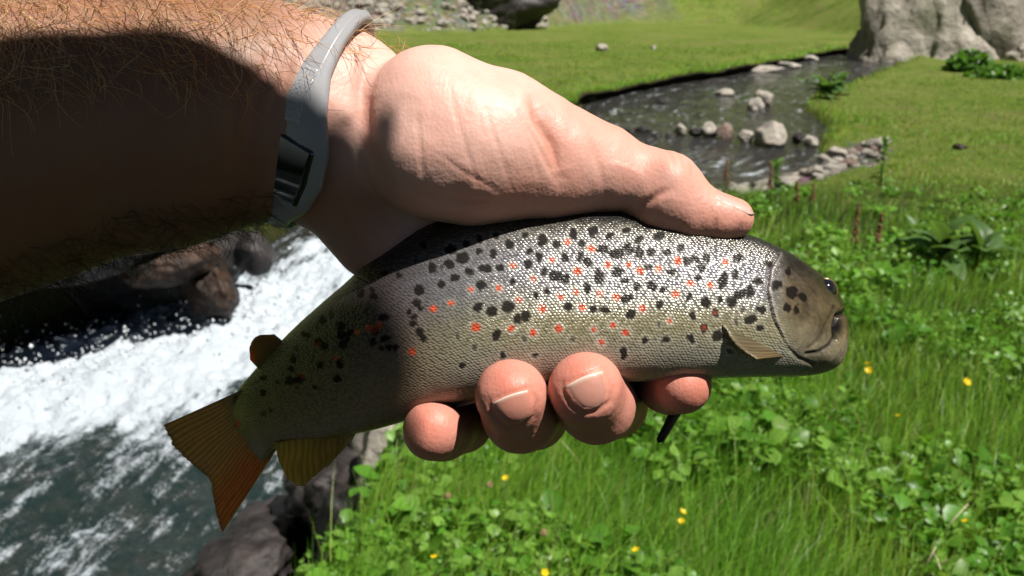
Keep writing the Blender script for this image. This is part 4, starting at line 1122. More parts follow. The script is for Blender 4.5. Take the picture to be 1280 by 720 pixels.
    def pecc(u_, v_, rg):
        c = mixc((.17, .15, .085), (.21, .145, .075), u_) * (0.7 + 0.55 * rg[:, None])
        return mixc(c, (.40, .36, .24), smooth(.9, 1, v_) * .6)
    fin('pectoral_fin', [(985, 428, -34), (988, 436, -36), (984, 445, -40)], [(902, 401, -64), (908, 414, -70), (922, 432, -74), (946, 449, -74)], 9, pecc, 2.4, 20, 0.3, 'amber pectoral fin folded against the flank', seed=6)
    def fpc(u_, v_, rg): return mixc((.05, .04, .03), (.34, .30, .22), smooth(.6, 1, u_)) * (0.6 + 0.5 * rg[:, None])
    fin('pectoral_fin', [(848, 490, 40), (858, 492, 40), (866, 494, 40)], [(821, 549, 30), (823, 553, 30), (829, 553, 30)], 4, fpc, 2.0, 14, 0.6, 'dark far-side pectoral fin hanging below the index finger', seed=7)
    def pvc(u_, v_, rg): return mixc((.16, .12, .07), (.55, .50, .42), smooth(.55, .9, u_))
    fin('pelvic_fin', [(640, 478, -30), (644, 484, -32), (648, 490, -34)], [(566, 500, 0), (562, 505, -4), (570, 509, -8)], 5, pvc, 2.0, 16, 0.5, 'pelvic fin with white leading edge pressed under the fingers', seed=8)
    # eye
    v, f = _ICO[4]
    ec = NP(1031, 363, 1)
    e = v * np.array([14.5, 14.5, 14.0]) + ec
    o = link('eye', new_mesh('eye', n2w(e) - base, f, M['eye']), fish); o['label'] = 'dark eye'
    t = np.linspace(0, 2 * math.pi, 41)[:-1]; rg = []
    for a in t:
        for b in np.linspace(0, 2 * math.pi, 9)[:-1]:
            rg.append(ec + np.array([(14.6 + 1.3 * math.cos(b)) * math.cos(a), (14.6 + 1.3 * math.cos(b)) * math.sin(a), 1.2 * math.sin(b) - 2.0]))
    i = np.arange(40)[:, None]; j = np.arange(8)[None]
    fr = np.stack([i * 8 + j, i * 8 + (j + 1) % 8, ((i + 1) % 40) * 8 + (j + 1) % 8, ((i + 1) % 40) * 8 + j], -1).reshape(-1, 4)
    link('eye_rim', new_mesh('eye_rim', n2w(np.array(rg)) - base, fr, M['iris']), fish)
build_trout()

# ------------------------------------------------------------------ the rest of the person, behind and above the lens
def build_body():
    per = bpy.data.objects['person']
    # where the head is, from where its shadow falls on forearm and fish
    e1 = RIGHT - SUN * (RIGHT @ SUN); e1 /= np.linalg.norm(e1)
    e2 = np.cross(SUN, e1); e2 = e2 * np.sign(e2 @ UP)
    c1, c2 = -0.610, 0.668                           # centre of its round shadow, across the sunlight
    hh = n2w(NP(200, 380, -20)) @ SUN + 0.44
    H = c1 * e1 + c2 * e2 + hh * SUN - np.array([0, 0, 0.030])
    mm = 1000.0
    def cp3(p, a, b, ra, rb, zs=1.0):
        return cap(p, np.array(a) * mm, np.array(b) * mm, ra * mm, rb * mm, zs)
    hx, hy, hz_ = H
    def head_sdf(q):
        p = np.ascontiguousarray(np.asarray(q, np.float32).T)
        d = cp3(p, (hx, hy - .010, hz_ + .028), (hx, hy + .008, hz_ + .02), .078, .076)
        d = smin(d, cp3(p, (hx, hy + .02, hz_ - .03), (hx, hy + .045, hz_ - .085), .068, .040), 30)
        d = smin(d, cp3(p, (hx, hy + .085, hz_ - .005), (hx, hy + .105, hz_ - .035), .010, .014), 12)
        for s in (-1, 1):
            d = smin(d, cp3(p, (hx + s * .083, hy, hz_ + .015), (hx + s * .085, hy - .006, hz_ - .03), .013, .010), 10)
            d = smin(d, cp3(p, (hx + s * .02, hy + .082, hz_ + .03), (hx + s * .05, hy + .068, hz_ + .03), .012, .010), 14)
        d = smin(d, cp3(p, (hx, hy + .088, hz_ - .062), (hx, hy + .09, hz_ - .064), .014, .014), 14)
        return smin(d, cp3(p, (hx, hy - .02, hz_ - .06), (hx, -.15, hz_ - .21), .052, .060), 24)
    def add(name, sdf, lo, hi, step, mat, col, label):
        V, Q = surface_nets(sdf, np.array(lo) * mm, np.array(hi) * mm, step)
        d0 = sdf(V); V = V - (d0 * .95)[:, None] * sdf_grad(sdf, V, 1.0, d0)
        o = link(name, new_mesh(name, V / mm - WRIST_AT, Q, mat, attrs={'Col': np.tile(np.array(col), (len(V), 1))}), per)
        o['label'] = label
    add('head', head_sdf, (hx - .13, hy - .32, hz_ - .32), (hx + .13, hy + .16, hz_ + .16), 6, M['skin'], (.50, .29, .20), 'head bent over the fish')
    def cap_sdf(q):
        p = np.ascontiguousarray(np.asarray(q, np.float32).T)
        d = cp3(p, (hx, hy - .006, hz_ + .032), (hx, hy + .006, hz_ + .028), .090, .089)
        return np.maximum(d, (np.float32(hz_ * mm + 18) - p[2]) + (p[1] - np.float32(hy * mm)) * np.float32(-.1))
    add('knitted_cap', cap_sdf, (hx - .13, hy - .13, hz_ - .03), (hx + .13, hy + .13, hz_ + .15), 5, simple('cap_wool', (.05, .06, .09), .9, bump=(300, .5, .002)), (.1, .1, .1), 'dark knitted cap')
    elbow = n2w(NP(-600, 410, -325)); nk = np.array([hx, -.20, hz_ - .24])
    def shirt_sdf(q):
        p = np.ascontiguousarray(np.asarray(q, np.float32).T)
        ch = nk + [-.01, -.08, -.16]
        d = cp3(p, nk + [-.13, -.03, -.05], nk + [.13, -.03, -.05], .068, .068)
        d = smin(d, cp3(p, ch + [-.07, 0, 0], ch + [.07, 0, 0], .125, .125), 60)
        d = smin(d, cp3(p, nk + [0, .03, .02], nk + [0, -.02, -.05], .066, .085), 40)
        d = smin(d, cp3(p, ch, ch + [0, -.06, -.28], .125, .120), 60)
        d = smin(d, cp3(p, ch + [-.05, -.06, -.28], ch + [.05, -.06, -.28], .115, .115), 80)
        ls = nk + [-.17, -.03, -.06]
        d = smin(d, cp3(p, ls, ls * .45 + elbow * .55 + [-.02, 0, -.03], .066, .058), 30)
        d = smin(d, cp3(p, ls * .45 + elbow * .55 + [-.02, 0, -.03], elbow + [-.01, -.03, 0], .058, .060), 20)
        rs = nk + [.17, -.03, -.06]
        d = smin(d, cp3(p, rs, rs + [.06, -.06, -.27], .066, .055), 30)
        d = smin(d, cp3(p, rs + [.06, -.06, -.27], rs + [-.02, .05, -.46], .052, .044), 20)
        return d + 2.5 * np.sin(p[2] * .045 + 2 * np.sin(p[0] * .03)) 
    add('shirt', shirt_sdf, (nk[0] - .42, nk[1] - .36, nk[2] - .68), (nk[0] + .42, max(nk[1] + .36, elbow[1] + .12), nk[2] + .12), 12, simple('shirt_cloth', (.16, .18, .20), .9, bump=(500, .4, .002)), (.1, .1, .1), 'grey shirt with sleeves')
    hp = nk + [-.01, -.14, -.56]
    def trouser_sdf(q):
        p = np.ascontiguousarray(np.asarray(q, np.float32).T)
        d = cp3(p, hp + [-.06, 0, 0], hp + [.06, 0, 0], .125, .125)
        for s in (-1, 1):
            kn = np.array([hp[0] + s * .10, hp[1] + .06, .50]); an = np.array([hp[0] + s * .12, hp[1] - .01, .09])
            d = smin(d, cp3(p, hp + [s * .08, 0, -.05], kn, .095, .068), 30); d = smin(d, cp3(p, kn, an, .066, .058), 20)
            d = smin(d, cp3(p, an + [0, -.02, -.04], an + [0, .15, -.05], .05, .045), 20)
        return d
    add('waders', trouser_sdf, (hp[0] - .4, hp[1] - .3, -.04), (hp[0] + .4, hp[1] + .4, hp[2] + .16), 14, simple('wader_cloth', (.07, .075, .06), .8, bump=(300, .4, .002)), (.1, .1, .1), 'dark waders')
build_body()

# ------------------------------------------------------------------ vegetation
G1 = np.array([(0.070, 0.190, 0.016), (0.122, 0.285, 0.024), (0.180, 0.350, 0.036), (0.260, 0.365, 0.060)])
DRY = np.array([0.30, 0.25, 0.11])

def scatter(n, r0, r1, power, half_deg, seed):
    r_ = np.random.default_rng(seed)
    q = r_.random(n); e = 1 - power
    r = (r0 ** e + q * (r1 ** e - r0 ** e)) ** (1 / e)
    a = np.radians(r_.uniform(-half_deg, half_deg, n))
    return r * np.sin(a), r * np.cos(a), r, r_

def lushness(x, y):
    n = fbm2(x * 1.1, y * 1.1, 3, 91)
    return (1 - smooth(6.0, 9.8, y + 0.9 * n - 0.25 * np.clip(3 - x, 0, 3) + 0.35 * np.clip(x - 1.5, 0, 4))) 

def blades(name, x, y, z, length, width, colr, lean, r_, label):
    n = len(x); seg = 4
    a = r_.uniform(0, 2 * math.pi, n); face = np.stack([np.cos(a), np.sin(a), 0 * a], 1)
    b = r_.normal(0.6, 0.7, n); ld = np.stack([np.cos(b), np.sin(b), 0 * b], 1)
    t = np.linspace(0, 1, seg)
    pts = []
    for k, tt in enumerate(t):
        up = length * tt * (1 - 0.35 * np.clip(lean, 0, 1.6) * tt)
        out = length * lean * tt ** 2 * 0.75
        c = np.stack([x, y, z], 1) + ld * out[:, None]; c[:, 2] += up
        w = width * (1 - tt ** 1.6) * 0.5
        if k < seg - 1: pts += [c - face * w[:, None], c + face * w[:, None]]
        else: pts += [c]
    nv = 2 * (seg - 1) + 1
    V = np.stack(pts, 1).reshape(-1, 3)
    o = (np.arange(n) * nv)[:, None]
    q = np.concatenate([o + np.array([2 * k, 2 * k + 1, 2 * k + 3, 2 * k + 2]) for k in range(seg - 2)], 0)
    tri = o + np.array([2 * (seg - 2), 2 * (seg - 2) + 1, 2 * (seg - 1)])
    # roots are duller than tips
    cc = np.repeat(colr, nv, 0)
    ob = link(name, new_mesh(name, V, [q, tri], M['grass'], attrs={'Col': cc}))
    tag(ob, label, 'grass', kind='stuff')

def blade_colors(n, r_, x, y, dryp=0.04):
    k = np.clip(r_.normal(1.5, 0.8, n) + 0.9 * fbm2(x * 1.7, y * 1.7, 3, 95), 0, 2.99); i = k.astype(int); f = (k - i)[:, None]
    c = G1[i] * (1 - f) + G1[np.minimum(i + 1, 3)] * f
    d = (r_.random(n) < dryp)[:, None]
    return np.where(d, DRY * r_.uniform(.6, 1.2, (n, 1)), c * r_.uniform(.75, 1.25, (n, 1)))

def near_grass():
    x, y, r, r_ = scatter(205000, 1.75, 11.5, 1.05, 37, 301)
    z, d, lev, hm, hl, hc, sh = terrain(x, y)
    den = fbm2(x * 2.3, y * 2.3, 3, 92)
    k = (d > 0.10 + 0.10 * r_.random(len(x)) + 0.06 * np.exp(-((y - 3.4) / .7) ** 2) * (x < 0)) & (sh < 0.35 + 0.3 * r_.random(len(x))) & (r_.random(len(x)) < 0.72 + 0.6 * den)
    x, y, z, r = x[k], y[k], z[k], r[k]
    lu = lushness(x, y); n = len(x); tall = fbm2(x * 0.9, y * 0.9, 3, 93)
    L = (0.035 + lu * (0.125 + 0.08 * tall)) * r_.lognormal(0, 0.38, n)
    w = np.maximum(0.0016 + 0.0024 * r_.random(n), 0.00055 * r) * (0.8 + 0.4 * lu)
    c = blade_colors(n, r_, x, y, 0.03 + 0.0 * lu.mean())
    right = smooth(0.5, 1.5, x)[:, None] * 0.35; c = c * (1 - right) + c * np.array([1.25, 1.06, 1.1]) * right
    blades('grass', x, y, z - 0.01, L, w, c, np.clip(r_.normal(0.55, 0.35, n), 0.05, 1.5), r_, 'lush long green grass on the near bank under the fish')
near_grass()

def far_grass():
    x, y, r, r_ = scatter(90000, 9.0, 34, 1.35, 33, 302)
    z, d, lev, hm, hl, hc, sh = terrain(x, y)
    k = (d > np.where(x < 0.45 * y - 2.6, 0.26, 0.05)) & (sh < 0.4) & (hm < 0.4)
    x, y, z, r, d = x[k], y[k], z[k], r[k], d[k]; n = len(x)
    edge = smooth(0.55, 0.1, d)
    L = (0.03 + 0.05 * edge + 0.03 * smooth(0, .4, fbm2(x * .8, y * .8, 3, 94))) * r_.lognormal(0, .35, n)
    pt = np.exp(-(((x - 4.6) / 1.2) ** 2 + ((y - 13.6) / 1.6) ** 2)); L = L + 0.10 * pt * r_.random(n)
    c = blade_colors(n, r_, x, y, 0.07) * np.array([1.15, 0.98, 1.1])
    blades('short_grass', x, y, z - .005, L, 0.0009 * r + 0.002, c, np.clip(r_.normal(.6, .4, n), .05, 1.6), r_, 'short grazed yellow-green turf on the far meadow and stream banks')
far_grass()

def bank_fringe():
    a, b = BANK_EDGE; r_ = np.random.default_rng(304); n = 9000
    i = r_.integers(0, len(a), n); k = r_.random((n, 1)); p = a[i] * (1 - k) + b[i] * k; p[:, :2] += r_.normal(0, .04, (n, 2))
    c = blade_colors(n, r_, p[:, 0], p[:, 1], .08) * np.array([1.15, 1.05, 1.0]); r = np.hypot(p[:, 0], p[:, 1])
    blades('bank_grass', p[:, 0], p[:, 1], p[:, 2] - .01, r_.uniform(.06, .16, n), .0009 * r + .002, c, np.clip(r_.normal(.9, .4, n), .1, 1.8), r_, 'grass fringe hanging over the dark undercut bank')
bank_fringe()

# low broad-leaved ground cover: too many to count
def leaf_cloud(name, P, D, Nm, L, Wd, colr, label, cat):
    """one folded ovate leaf per row: base point, direction, normal, length, half width"""
    n = len(P); Sd = np.cross(D, Nm); Sd /= np.linalg.norm(Sd, axis=1, keepdims=True)
    rows = [(0.0, 0.06), (0.28, 0.8), (0.58, 1.0), (0.84, 0.6)]
    vs = []
    for t, w in rows:
        c = P + D * (L * t)[:, None] - Nm * (L * 0.25 * t * t)[:, None]
        lift = Nm * (Wd * w * 0.28)[:, None]
        vs += [c - Sd * (Wd * w)[:, None] + lift, c, c + Sd * (Wd * w)[:, None] + lift]
    vs.append(P + D * L[:, None] - Nm * (L * 0.25)[:, None])
    V = np.stack(vs, 1).reshape(-1, 3); nv = 13; o = (np.arange(n) * nv)[:, None]
    q = np.concatenate([o + np.array(f) for k in range(3) for f in ([3 * k, 3 * k + 1, 3 * k + 4, 3 * k + 3], [3 * k + 1, 3 * k + 2, 3 * k + 5, 3 * k + 4])], 0)
    tr = np.concatenate([o + np.array([9, 10, 12]), o + np.array([10, 11, 12])], 0)
    ob = link(name, new_mesh(name, V, [q, tr], M['leaf'], attrs={'Col': np.repeat(colr, nv, 0)}))
    tag(ob, label, cat, kind='stuff')

def herbs():
    cx, cy, cr, r_ = scatter(5200, 1.8, 9.5, 1.02, 36, 303)
    z, d, lev, hm, hl, hc, sh = terrain(cx, cy); lu = lushness(cx, cy)
    pat = fbm2(cx * 1.2, cy * 1.2, 3, 96) + 0.35 * smooth(0.6, -0.6, cx)        # herbs dominate towards the water
    k = (d > 0.12 + 0.06 * np.exp(-((cy - 3.4) / .7) ** 2) * (cx < 0)) & (sh < 0.45) & (lu > 0.2) & (pat > -0.12)
    cx, cy, z, lu = cx[k], cy[k], z[k], lu[k]
    P = []; D = []; Nn = []; L = []; C = []
    for i in range(len(cx)):
        m = r_.integers(9, 22); s = r_.uniform(0.010, 0.025) * (0.8 + 0.35 * (r_.random() < .25) * 2); h = r_.uniform(0.04, 0.15) * (0.4 + 0.6 * lu[i])
        a = r_.uniform(0, 6.28, m); rad = r_.random(m) ** .6 * r_.uniform(0.04, 0.10)
        P.append(np.stack([cx[i] + rad * np.cos(a), cy[i] + rad * np.sin(a), z[i] + h * (0.35 + 0.75 * r_.random(m))], 1))
        el = r_.normal(0.25, 0.45, m); a2 = a + r_.normal(0, .7, m)
        dd = np.stack([np.cos(a2) * np.cos(el), np.sin(a2) * np.cos(el), np.sin(el)], 1); D.append(dd)
        nn = np.array([0, 0, 1.0]) + 0.45 * r_.normal(size=(m, 3)); nn = nn - (nn * dd).sum(1, keepdims=True) * dd; Nn.append(nn / np.linalg.norm(nn, axis=1, keepdims=True))
        L.append(s * 2.0 * r_.uniform(.7, 1.3, m)); g = r_.choice(3) 
        base = np.array([(0.070, 0.190, 0.018), (0.105, 0.240, 0.026), (0.145, 0.275, 0.042)][g]); C.append(base * r_.uniform(.75, 1.25, (m, 1)))
    P, D, Nn, L, C = [np.concatenate(q) for q in (P, D, Nn, L, C)]
    leaf_cloud('herb_cover', P, D, Nn, L, L * 0.42, C, 'low leafy green herbs growing among the near grass', 'herbs')
herbs()

# plants one can tell apart
def leaf_mesh(name, length, half, bend, fold, col, seed, pleat=0.0, nl=8, nw=4):
    r_ = np.random.default_rng(seed)
    t = np.linspace(0, 1, nl + 1)[:, None]; s = np.linspace(-1, 1, nw + 1)[None]
    w = half * np.sin(np.clip(t * 0.97 + 0.03, 0, 1) ** 0.75 * math.pi) ** 0.8
    ang = bend * t
    xx = length * (np.sin(ang) / max(bend, 1e-3)); zz = -length * (1 - np.cos(ang)) / max(bend, 1e-3)
    X_ = xx + 0 * s; Y_ = w * s + 0.05 * half * np.sin(t * 11 + seed); Z_ = zz + fold * np.abs(s) * w + pleat * np.abs(np.sin(s * 6.0)) * w * .12
    c = np.array(col) * (0.85 + 0.3 * r_.random((nl + 1, 1, 1)) * 0.4 + 0.1 * np.abs(s)[..., None])
    c = np.broadcast_to(c, (nl + 1, nw + 1, 3)).reshape(-1, 3)
    return new_mesh(name, np.stack([X_, Y_, Z_], -1).reshape(-1, 3), grid_faces(nl + 1, nw + 1), M['leaf'], attrs={'Col': c})

def tube_mesh(name, pts, r0, r1, mat, col, sides=6):
    pts = np.array(pts, float); n = len(pts)
    t = np.gradient(pts, axis=0); t /= np.linalg.norm(t, axis=1, keepdims=True)
    e1 = np.cross(t, [0.3, 0.9, 0.2]); e1 /= np.linalg.norm(e1, axis=1, keepdims=True); e2 = np.cross(t, e1)
    rr = np.linspace(r0, r1, n)[:, None]
    v = np.stack([pts + rr * (math.cos(a) * e1 + math.sin(a) * e2) for a in np.linspace(0, 2 * math.pi, sides + 1)[:-1]], 1).reshape(-1, 3)
    return new_mesh(name, v, [grid_faces(n, sides, True), np.array([list(range(sides))[::-1]]), np.array([[(n - 1) * sides + k for k in range(sides)]])], mat, attrs={'Col': np.tile(np.array(col), (len(v), 1))})

def place_leaf(me, parent, loc, az, el, roll, sc):
    o = link('leaf', me, parent, loc=loc)
    o.rotation_euler = (Matrix.Rotation(az, 3, 'Z') @ Matrix.Rotation(-el, 3, 'Y') @ Matrix.Rotation(roll, 3, 'X')).to_euler()
    o.scale = (sc, sc, sc)
    return o

def plant(name, loc, leaves, n, el_rng, sc_rng, height, label, cat, seed, group=None, stem=(0.004, (0.07, 0.15, 0.03))):
    r_ = np.random.default_rng(seed); e = empty(name, loc); tag(e, label, cat, group)
    link('stem', tube_mesh('stem', [(0, 0, -0.02), (0.004, 0.002, height * .5), (0.0, 0.004, height)], stem[0], stem[0] * .6, M['leaf'], stem[1]), e)
    for i in range(n):
        q = (i + .5) / n; az = i * 2.399 + r_.normal(0, .25)
        el = el_rng[0] + (el_rng[1] - el_rng[0]) * q + r_.normal(0, .15)
        place_leaf(leaves[i % len(leaves)], e, (0.002 * math.cos(az), 0.002 * math.sin(az), height * (0.08 + 0.88 * q)), az, el, r_.normal(0, .25), r_.uniform(*sc_rng))
    return e

LANCE = [leaf_mesh('leaf', 1.0, 0.16, 0.7 + .25 * i, 0.35, [(0.075, 0.175, 0.022), (0.105, 0.215, 0.032), (0.06, 0.14, 0.018)][i], 500 + i) for i in range(3)]
BROAD = [leaf_mesh('leaf', 1.0, 0.34, 0.5 + .3 * i, 0.18, [(0.085, 0.20, 0.028), (0.10, 0.22, 0.03), (0.06, 0.15, 0.02)][i], 510 + i) for i in range(3)]
VERA = [leaf_mesh('leaf', 1.0, 0.27, 0.55 + .3 * i, 0.30, [(0.085, 0.165, 0.045), (0.10, 0.19, 0.05), (0.07, 0.14, 0.04)][i], 520 + i, 1.0, 8, 6) for i in range(3)]

def on_ground(px, py):
    p = gp(px, py, 0.0)
    for _ in range(3): p = gp(px, py, hz(p[0], p[1]))
    return (p[0], p[1], p[2])

lp = [(372, 716, 13, 'lance-leaved plant at the bank edge above the wet black rock'), (412, 706, 11, 'lance-leaved plant half hidden among herbs next to the bank edge'),
      (430, 655, 9, 'small upright lance-leaved plant beside the dark purple-grey boulder'), (352, 735, 9, 'lance-leaved plant leaning out over the foaming water')]
for i, (px, py, n, lab) in enumerate(lp):
    plant('leafy_plant', on_ground(px, py), LANCE, n, (0.35, 1.25), (0.09, 0.145), 0.07, lab, 'plant', 530 + i, 'lance-leaved plants on the bank edge')
bp = [(585, 600, 8, .05, 'broad-leaved herb beneath the ring finger'), (505, 600, 9, .06, 'broad-leaved herb growing over the pale lichen-spotted rock'),
      (970, 560, 9, .05, 'broad-leaved herb in the grass below the trout head'), (1030, 590, 7, .05, 'pale round-leaved herb in a dark gap of the grass'),
      (1105, 600, 8, .05, 'broad-leaved herb amid the long yellowish grass'), (1070, 665, 9, .045, 'bright low round-leaved herb near the dry straw stems'),
      (450, 690, 8, .07, 'wide pale-leaved herb behind the lance-leaved plants'), (560, 565, 7, .05, 'dark broad-leaved herb just below the little finger'),
      (900, 520, 8, .045, 'broad-leaved herb close under the index finger'), (760, 610, 7, .045, 'broad-leaved herb below the middle finger')]
for i, (px, py, n, s, lab) in enumerate(bp):
    plant('broad_leaf_herb', on_ground(px, py), BROAD, n, (0.15, 0.8), (s * .62, s * 1.05), 0.09, lab, 'plant', 550 + i, 'broad-leaved herbs in the near grass')
for i, (px, py, n, s, lab) in enumerate([(1175, 335, 14, .28, 'large pleated-leaf rosette plant standing above the lush grass'), (1222, 340, 12, .26, 'pleated-leaf plant with folded leaves and dark shade beneath'),
                                         (1140, 320, 8, .17, 'smaller pleated-leaf plant between dock stalks and the large rosette')]):
    plant('pleated_leaf_plant', on_ground(px, py), VERA, n, (0.25, 1.2), (s * .75, s * 1.15), 0.18, lab, 'plant', 570 + i, 'pleated-leaf plants', (0.010, (0.09, 0.16, 0.05)))
for i, (px, py, n, s) in enumerate([(1032, 122, 14, .40), (1048, 118, 12, .36), (1005, 116, 12, .30), (1020, 112, 10, .30)]):
    plant('pleated_leaf_plant', on_ground(px, py), VERA, n, (0.3, 1.3), (s * .7, s * 1.1), 0.2, 'leafy clump plant on the grassy point across the calm water', 'plant', 580 + i, 'leafy clump on the grassy point', (0.010, (0.09, 0.16, 0.05)))
plant('leafy_stalk', on_ground(1100, 232), LANCE, 22, (0.2, 1.2), (0.10, 0.16), 0.42, 'single tall leafy green stalk between shore and grazed meadow', 'plant', 590, None, (0.008, (0.08, 0.16, 0.04)))
plant('leafy_stalk', on_ground(968, 245), LANCE, 18, (0.5, 1.3), (0.09, 0.14), 0.30, 'narrow green stalk in front of the stony shore', 'plant', 591, None, (0.007, (0.06, 0.14, 0.03)))

# reddish dock stalks: stem and seed head
def dock(px, py, h, lab, seed):
    r_ = np.random.default_rng(seed); e = empty('dock_stalk', on_ground(px, py)); tag(e, lab, 'plant', 'reddish dock stalks')
    lean = r_.normal(0, .05)
    link('stem', tube_mesh('stem', [(0, 0, -.02), (lean * h * .3, 0, h * .5), (lean * h, 0, h)], .005, .003, M['leaf'], (0.20, 0.11, 0.05)), e)
    v0, f0 = _ICO[2]; vs = []; fs = []; cs = []; k = 0
    for i in range(70):
        t = r_.random(); rad = 0.022 * (1 - .75 * t) * r_.random() ** .5; a = r_.uniform(0, 6.28); s = r_.uniform(.004, .009)
        vs.append(v0 * np.array([s, s, s * 1.4]) * r_.uniform(.8, 1.2, 3) + [lean * h * (.45 + .6 * t) + rad * math.cos(a), rad * math.sin(a), h * (.42 + .62 * t)])
        fs.append(f0 + k); k += len(v0); cs.append(np.tile(np.array([(.24, .11, .06), (.30, .16, .08), (.20, .14, .06)][i % 3]) * r_.uniform(.7, 1.2), (len(v0), 1)))
    link('seed_head', new_mesh('seed_head', np.concatenate(vs), np.concatenate(fs), M['leaf'], attrs={'Col': np.concatenate(cs)}), e)
for i, (px, py, h, lab) in enumerate([(1066, 335, .40, 'tallest reddish dock stalk beside the pleated-leaf plants'), (1093, 325, .30, 'short dark red dock stalk next to the tallest one'),
                                      (905, 250, .34, 'red-brown dock stalk against the stony shore by the thumb tip'), (962, 262, .38, 'dock stalk in front of the narrow green stalk'),
                                      (996, 268, .26, 'low reddish dock stalk at the edge of the shore plants'), (1012, 266, .22, 'small dock stalk leaning at the edge of the shore plants')]):
    dock(px, py, h, lab, 600 + i)

# yellow buttercups
def petal_mesh():
    vs = []; fs = []; k = 0
    for i in range(5):
        a = i * 2 * math.pi / 5
        R_ = np.array([[math.cos(a), -math.sin(a), 0], [math.sin(a), math.cos(a), 0], [0, 0, 1]])
        p = np.array([(0.08, 0, 0), (.35, .28, .14), (.35, -.28, .14), (.75, .42, .36), (.75, -.42, .36), (1.0, .2, .48), (1.0, -.2, .48), (.55, 0, .16), (.9, 0, .38)])
        f = np.array([(0, 7, 1), (0, 2, 7), (1, 7, 3), (2, 4, 7), (3, 7, 8), (4, 8, 7), (3, 8, 5), (4, 6, 8), (5, 8, 6)])
        vs.append(p @ R_.T); fs.append(f + k); k += len(p)
    v = np.concatenate(vs)
    return new_mesh('petals', v, np.concatenate(fs), M['petal'], attrs={'Col': np.tile(np.array([0.80, 0.56, 0.010]), (len(v), 1))})
PET = petal_mesh()
v0, f0 = _ICO[2]
CENTRE = new_mesh('flower_centre', v0 * np.array([.2, .2, .15]) + [0, 0, .12], f0, M['petal'], attrs={'Col': np.tile(np.array([0.55, 0.40, 0.02]), (len(v0), 1))})
STEM = tube_mesh('stem', [(0, 0, -1), (.02, .01, -.5), (0, 0, 0)], .010, .007, M['leaf'], (.07, .15, .03), 5)
BC = [(632, 598, 'yellow buttercup right below the ring finger'), (543, 697, 'yellow buttercup nearest the broad herb by the bank edge'), (795, 688, 'yellow buttercup standing alone in deep grass below the middle finger'),
      (853, 640, 'upper of two stacked yellow buttercups below the index finger'), (852, 652, 'lower of two stacked yellow buttercups below the index finger'), (1085, 455, 'upper yellow buttercup of the pair beside the trout mouth'),
      (1087, 463, 'lower yellow buttercup of the pair beside the trout mouth'), (1123, 520, 'yellow buttercup in the long grass beyond the trout mouth'), (681, 716, 'yellow buttercup between the ring finger one and the deep-grass one'),
      (1208, 478, 'small yellow buttercup in the yellowish grass past the trout head'), (926, 295, 'tiny yellow buttercup amid the shore herbs'), (1207, 652, 'tiny yellow buttercup near the dry straw stems')]
for i, (px, py, lab) in enumerate(BC):
    g = gp(px, py, 0.24 if py > 400 else .2); h = g[2] - hz(g[0], g[1])
    e = empty('buttercup', tuple(g - np.array([0, 0, h]))); tag(e, lab, 'flower', 'yellow buttercups in the grass')
    s = 0.010 if i != 9 else .008
    if py < 480: s = .016
    for nm, me, sc in (('stem', STEM, (h * .3, h * .3, h)), ('petals', PET, (s, s, s)), ('flower_centre', CENTRE, (s, s, s))):
        o = link(nm, me, e, loc=(0, 0, h)); o.scale = sc
        if nm != 'stem': o.rotation_euler = (random.uniform(.2, .7), random.uniform(-.4, .4), random.uniform(0, 6))
# faded pink clover heads
for i, (px, py, lab) in enumerate([(612, 606, 'faded pinkish clover head left of the ring finger buttercup'), (560, 620, 'brownish clover head over the broad herbs by the bank'), (680, 666, 'pale clover head in the grass under the ring finger')]):
    g = gp(px, py, 0.2); h = g[2] - hz(g[0], g[1]); r_ = np.random.default_rng(640 + i)
    e = empty('clover_flower', tuple(g - np.array([0, 0, h]))); tag(e, lab, 'flower', 'faded clover heads')
    o = link('stem', STEM, e, loc=(0, 0, h)); o.scale = (h * .3, h * .3, h)
    vs = []; fs = []; k = 0
    for j in range(40):
        d = r_.normal(size=3); d /= np.linalg.norm(d); vs.append(v0 * np.array([.002, .002, .0028]) + d * .008); fs.append(f0 + k); k += len(v0)
    vs = np.concatenate(vs)
    link('flower_head', new_mesh('flower_head', vs, np.concatenate(fs), M['petal'], attrs={'Col': np.tile(np.array([.42, .27, .17]), (len(vs), 1))}), e, loc=(0, 0, h))
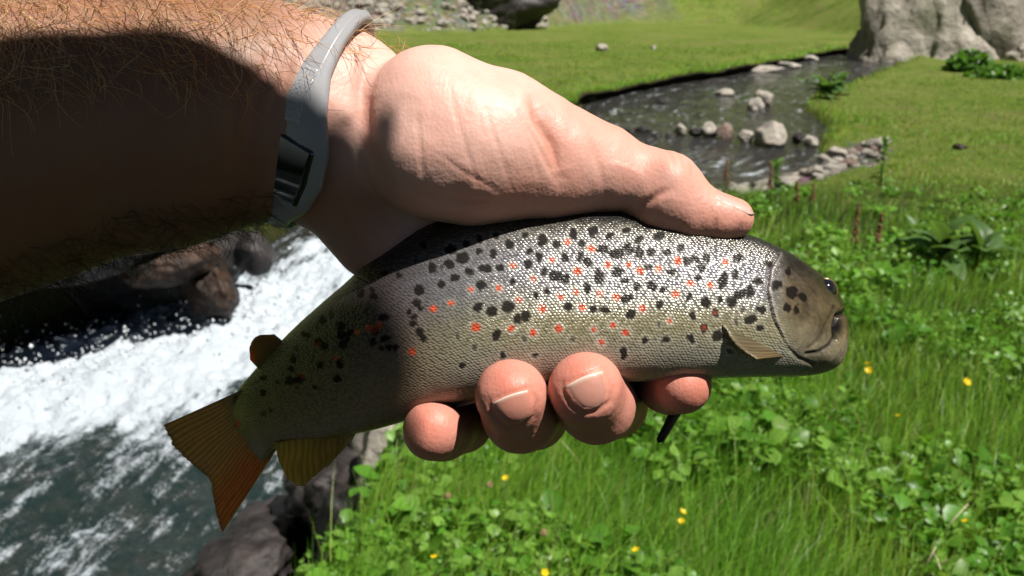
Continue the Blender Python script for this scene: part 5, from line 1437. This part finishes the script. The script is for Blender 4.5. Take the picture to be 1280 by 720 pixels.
# dry straw
M['straw'] = simple('dry_straw', (0.55, 0.47, 0.32), .6)
for i, (a, b, lab) in enumerate([((1152, 716), (1170, 683), 'upright pale dry straw crossing another straw'), ((1158, 716), (1184, 700), 'short slanting pale dry straw'), ((1164, 688), (1176, 712), 'broken pale dry straw leaning against the upright one'),
                                 ((1178, 665), (1210, 630), 'thin dry straw lying across the long grass')]):
    p0, p1 = gp(*a, .12), gp(*b, .20)
    e = link('dry_straw', tube_mesh('dry_straw', [(0, 0, 0), tuple((p1 - p0) * .5 + [0.002, 0, .004]), tuple(p1 - p0)], .0022, .0012, M['straw'], (.5, .4, .3)), loc=tuple(p0))
    tag(e, lab, 'straw', 'dry straws')
# bush at the foot of the cliff
def bush(loc, rx, rz, lab, seed):
    r_ = np.random.default_rng(seed); e = empty('bush', loc); tag(e, lab, 'bush')
    link('stem', tube_mesh('stem', [(0, 0, -.1), (.02, 0, rz * .4), (0, .03, rz)], .03, .01, M['leaf'], (.10, .07, .04)), e)
    n = 700; d = r_.normal(size=(n, 3)); d /= np.linalg.norm(d, axis=1, keepdims=True); rr = (0.55 + .45 * r_.random((n, 1))) * (1 + .25 * fbm(d * 2 + seed, 2, seed)[:, None])
    P = d * rr * np.array([rx, rx * .7, rz]); P[:, 2] = np.abs(P[:, 2])
    D = r_.normal(size=(n, 3)) + d; D /= np.linalg.norm(D, axis=1, keepdims=True); Nn = np.array([0, -.3, 1]) + .6 * r_.normal(size=(n, 3)); Nn -= (Nn * D).sum(1, keepdims=True) * D; Nn /= np.linalg.norm(Nn, axis=1, keepdims=True)
    L = r_.uniform(.08, .18, n); C = np.array([.075, .18, .02]) * r_.uniform(.6, 1.3, (n, 1))
    leaf_cloud('foliage', P, D, Nn, L, L * .4, C, 'x', 'x'); o = bpy.data.objects[max((q.name for q in bpy.data.objects if q.name.startswith('foliage')))]
    for q in ('label', 'category', 'kind'): del o[q]
    o.parent = e
g = gp(1196, 82, 0.15); bush((g[0], g[1] - .6, hz(g[0], g[1] - .6)), .55, .5, 'bright green bush at the foot of the cliff', 651)
g = gp(1240, 88, 0.15); bush((g[0], g[1] - .4, hz(g[0], g[1] - .4)), .7, .22, 'low green bush under the rubbly rock at the cliff foot', 652)
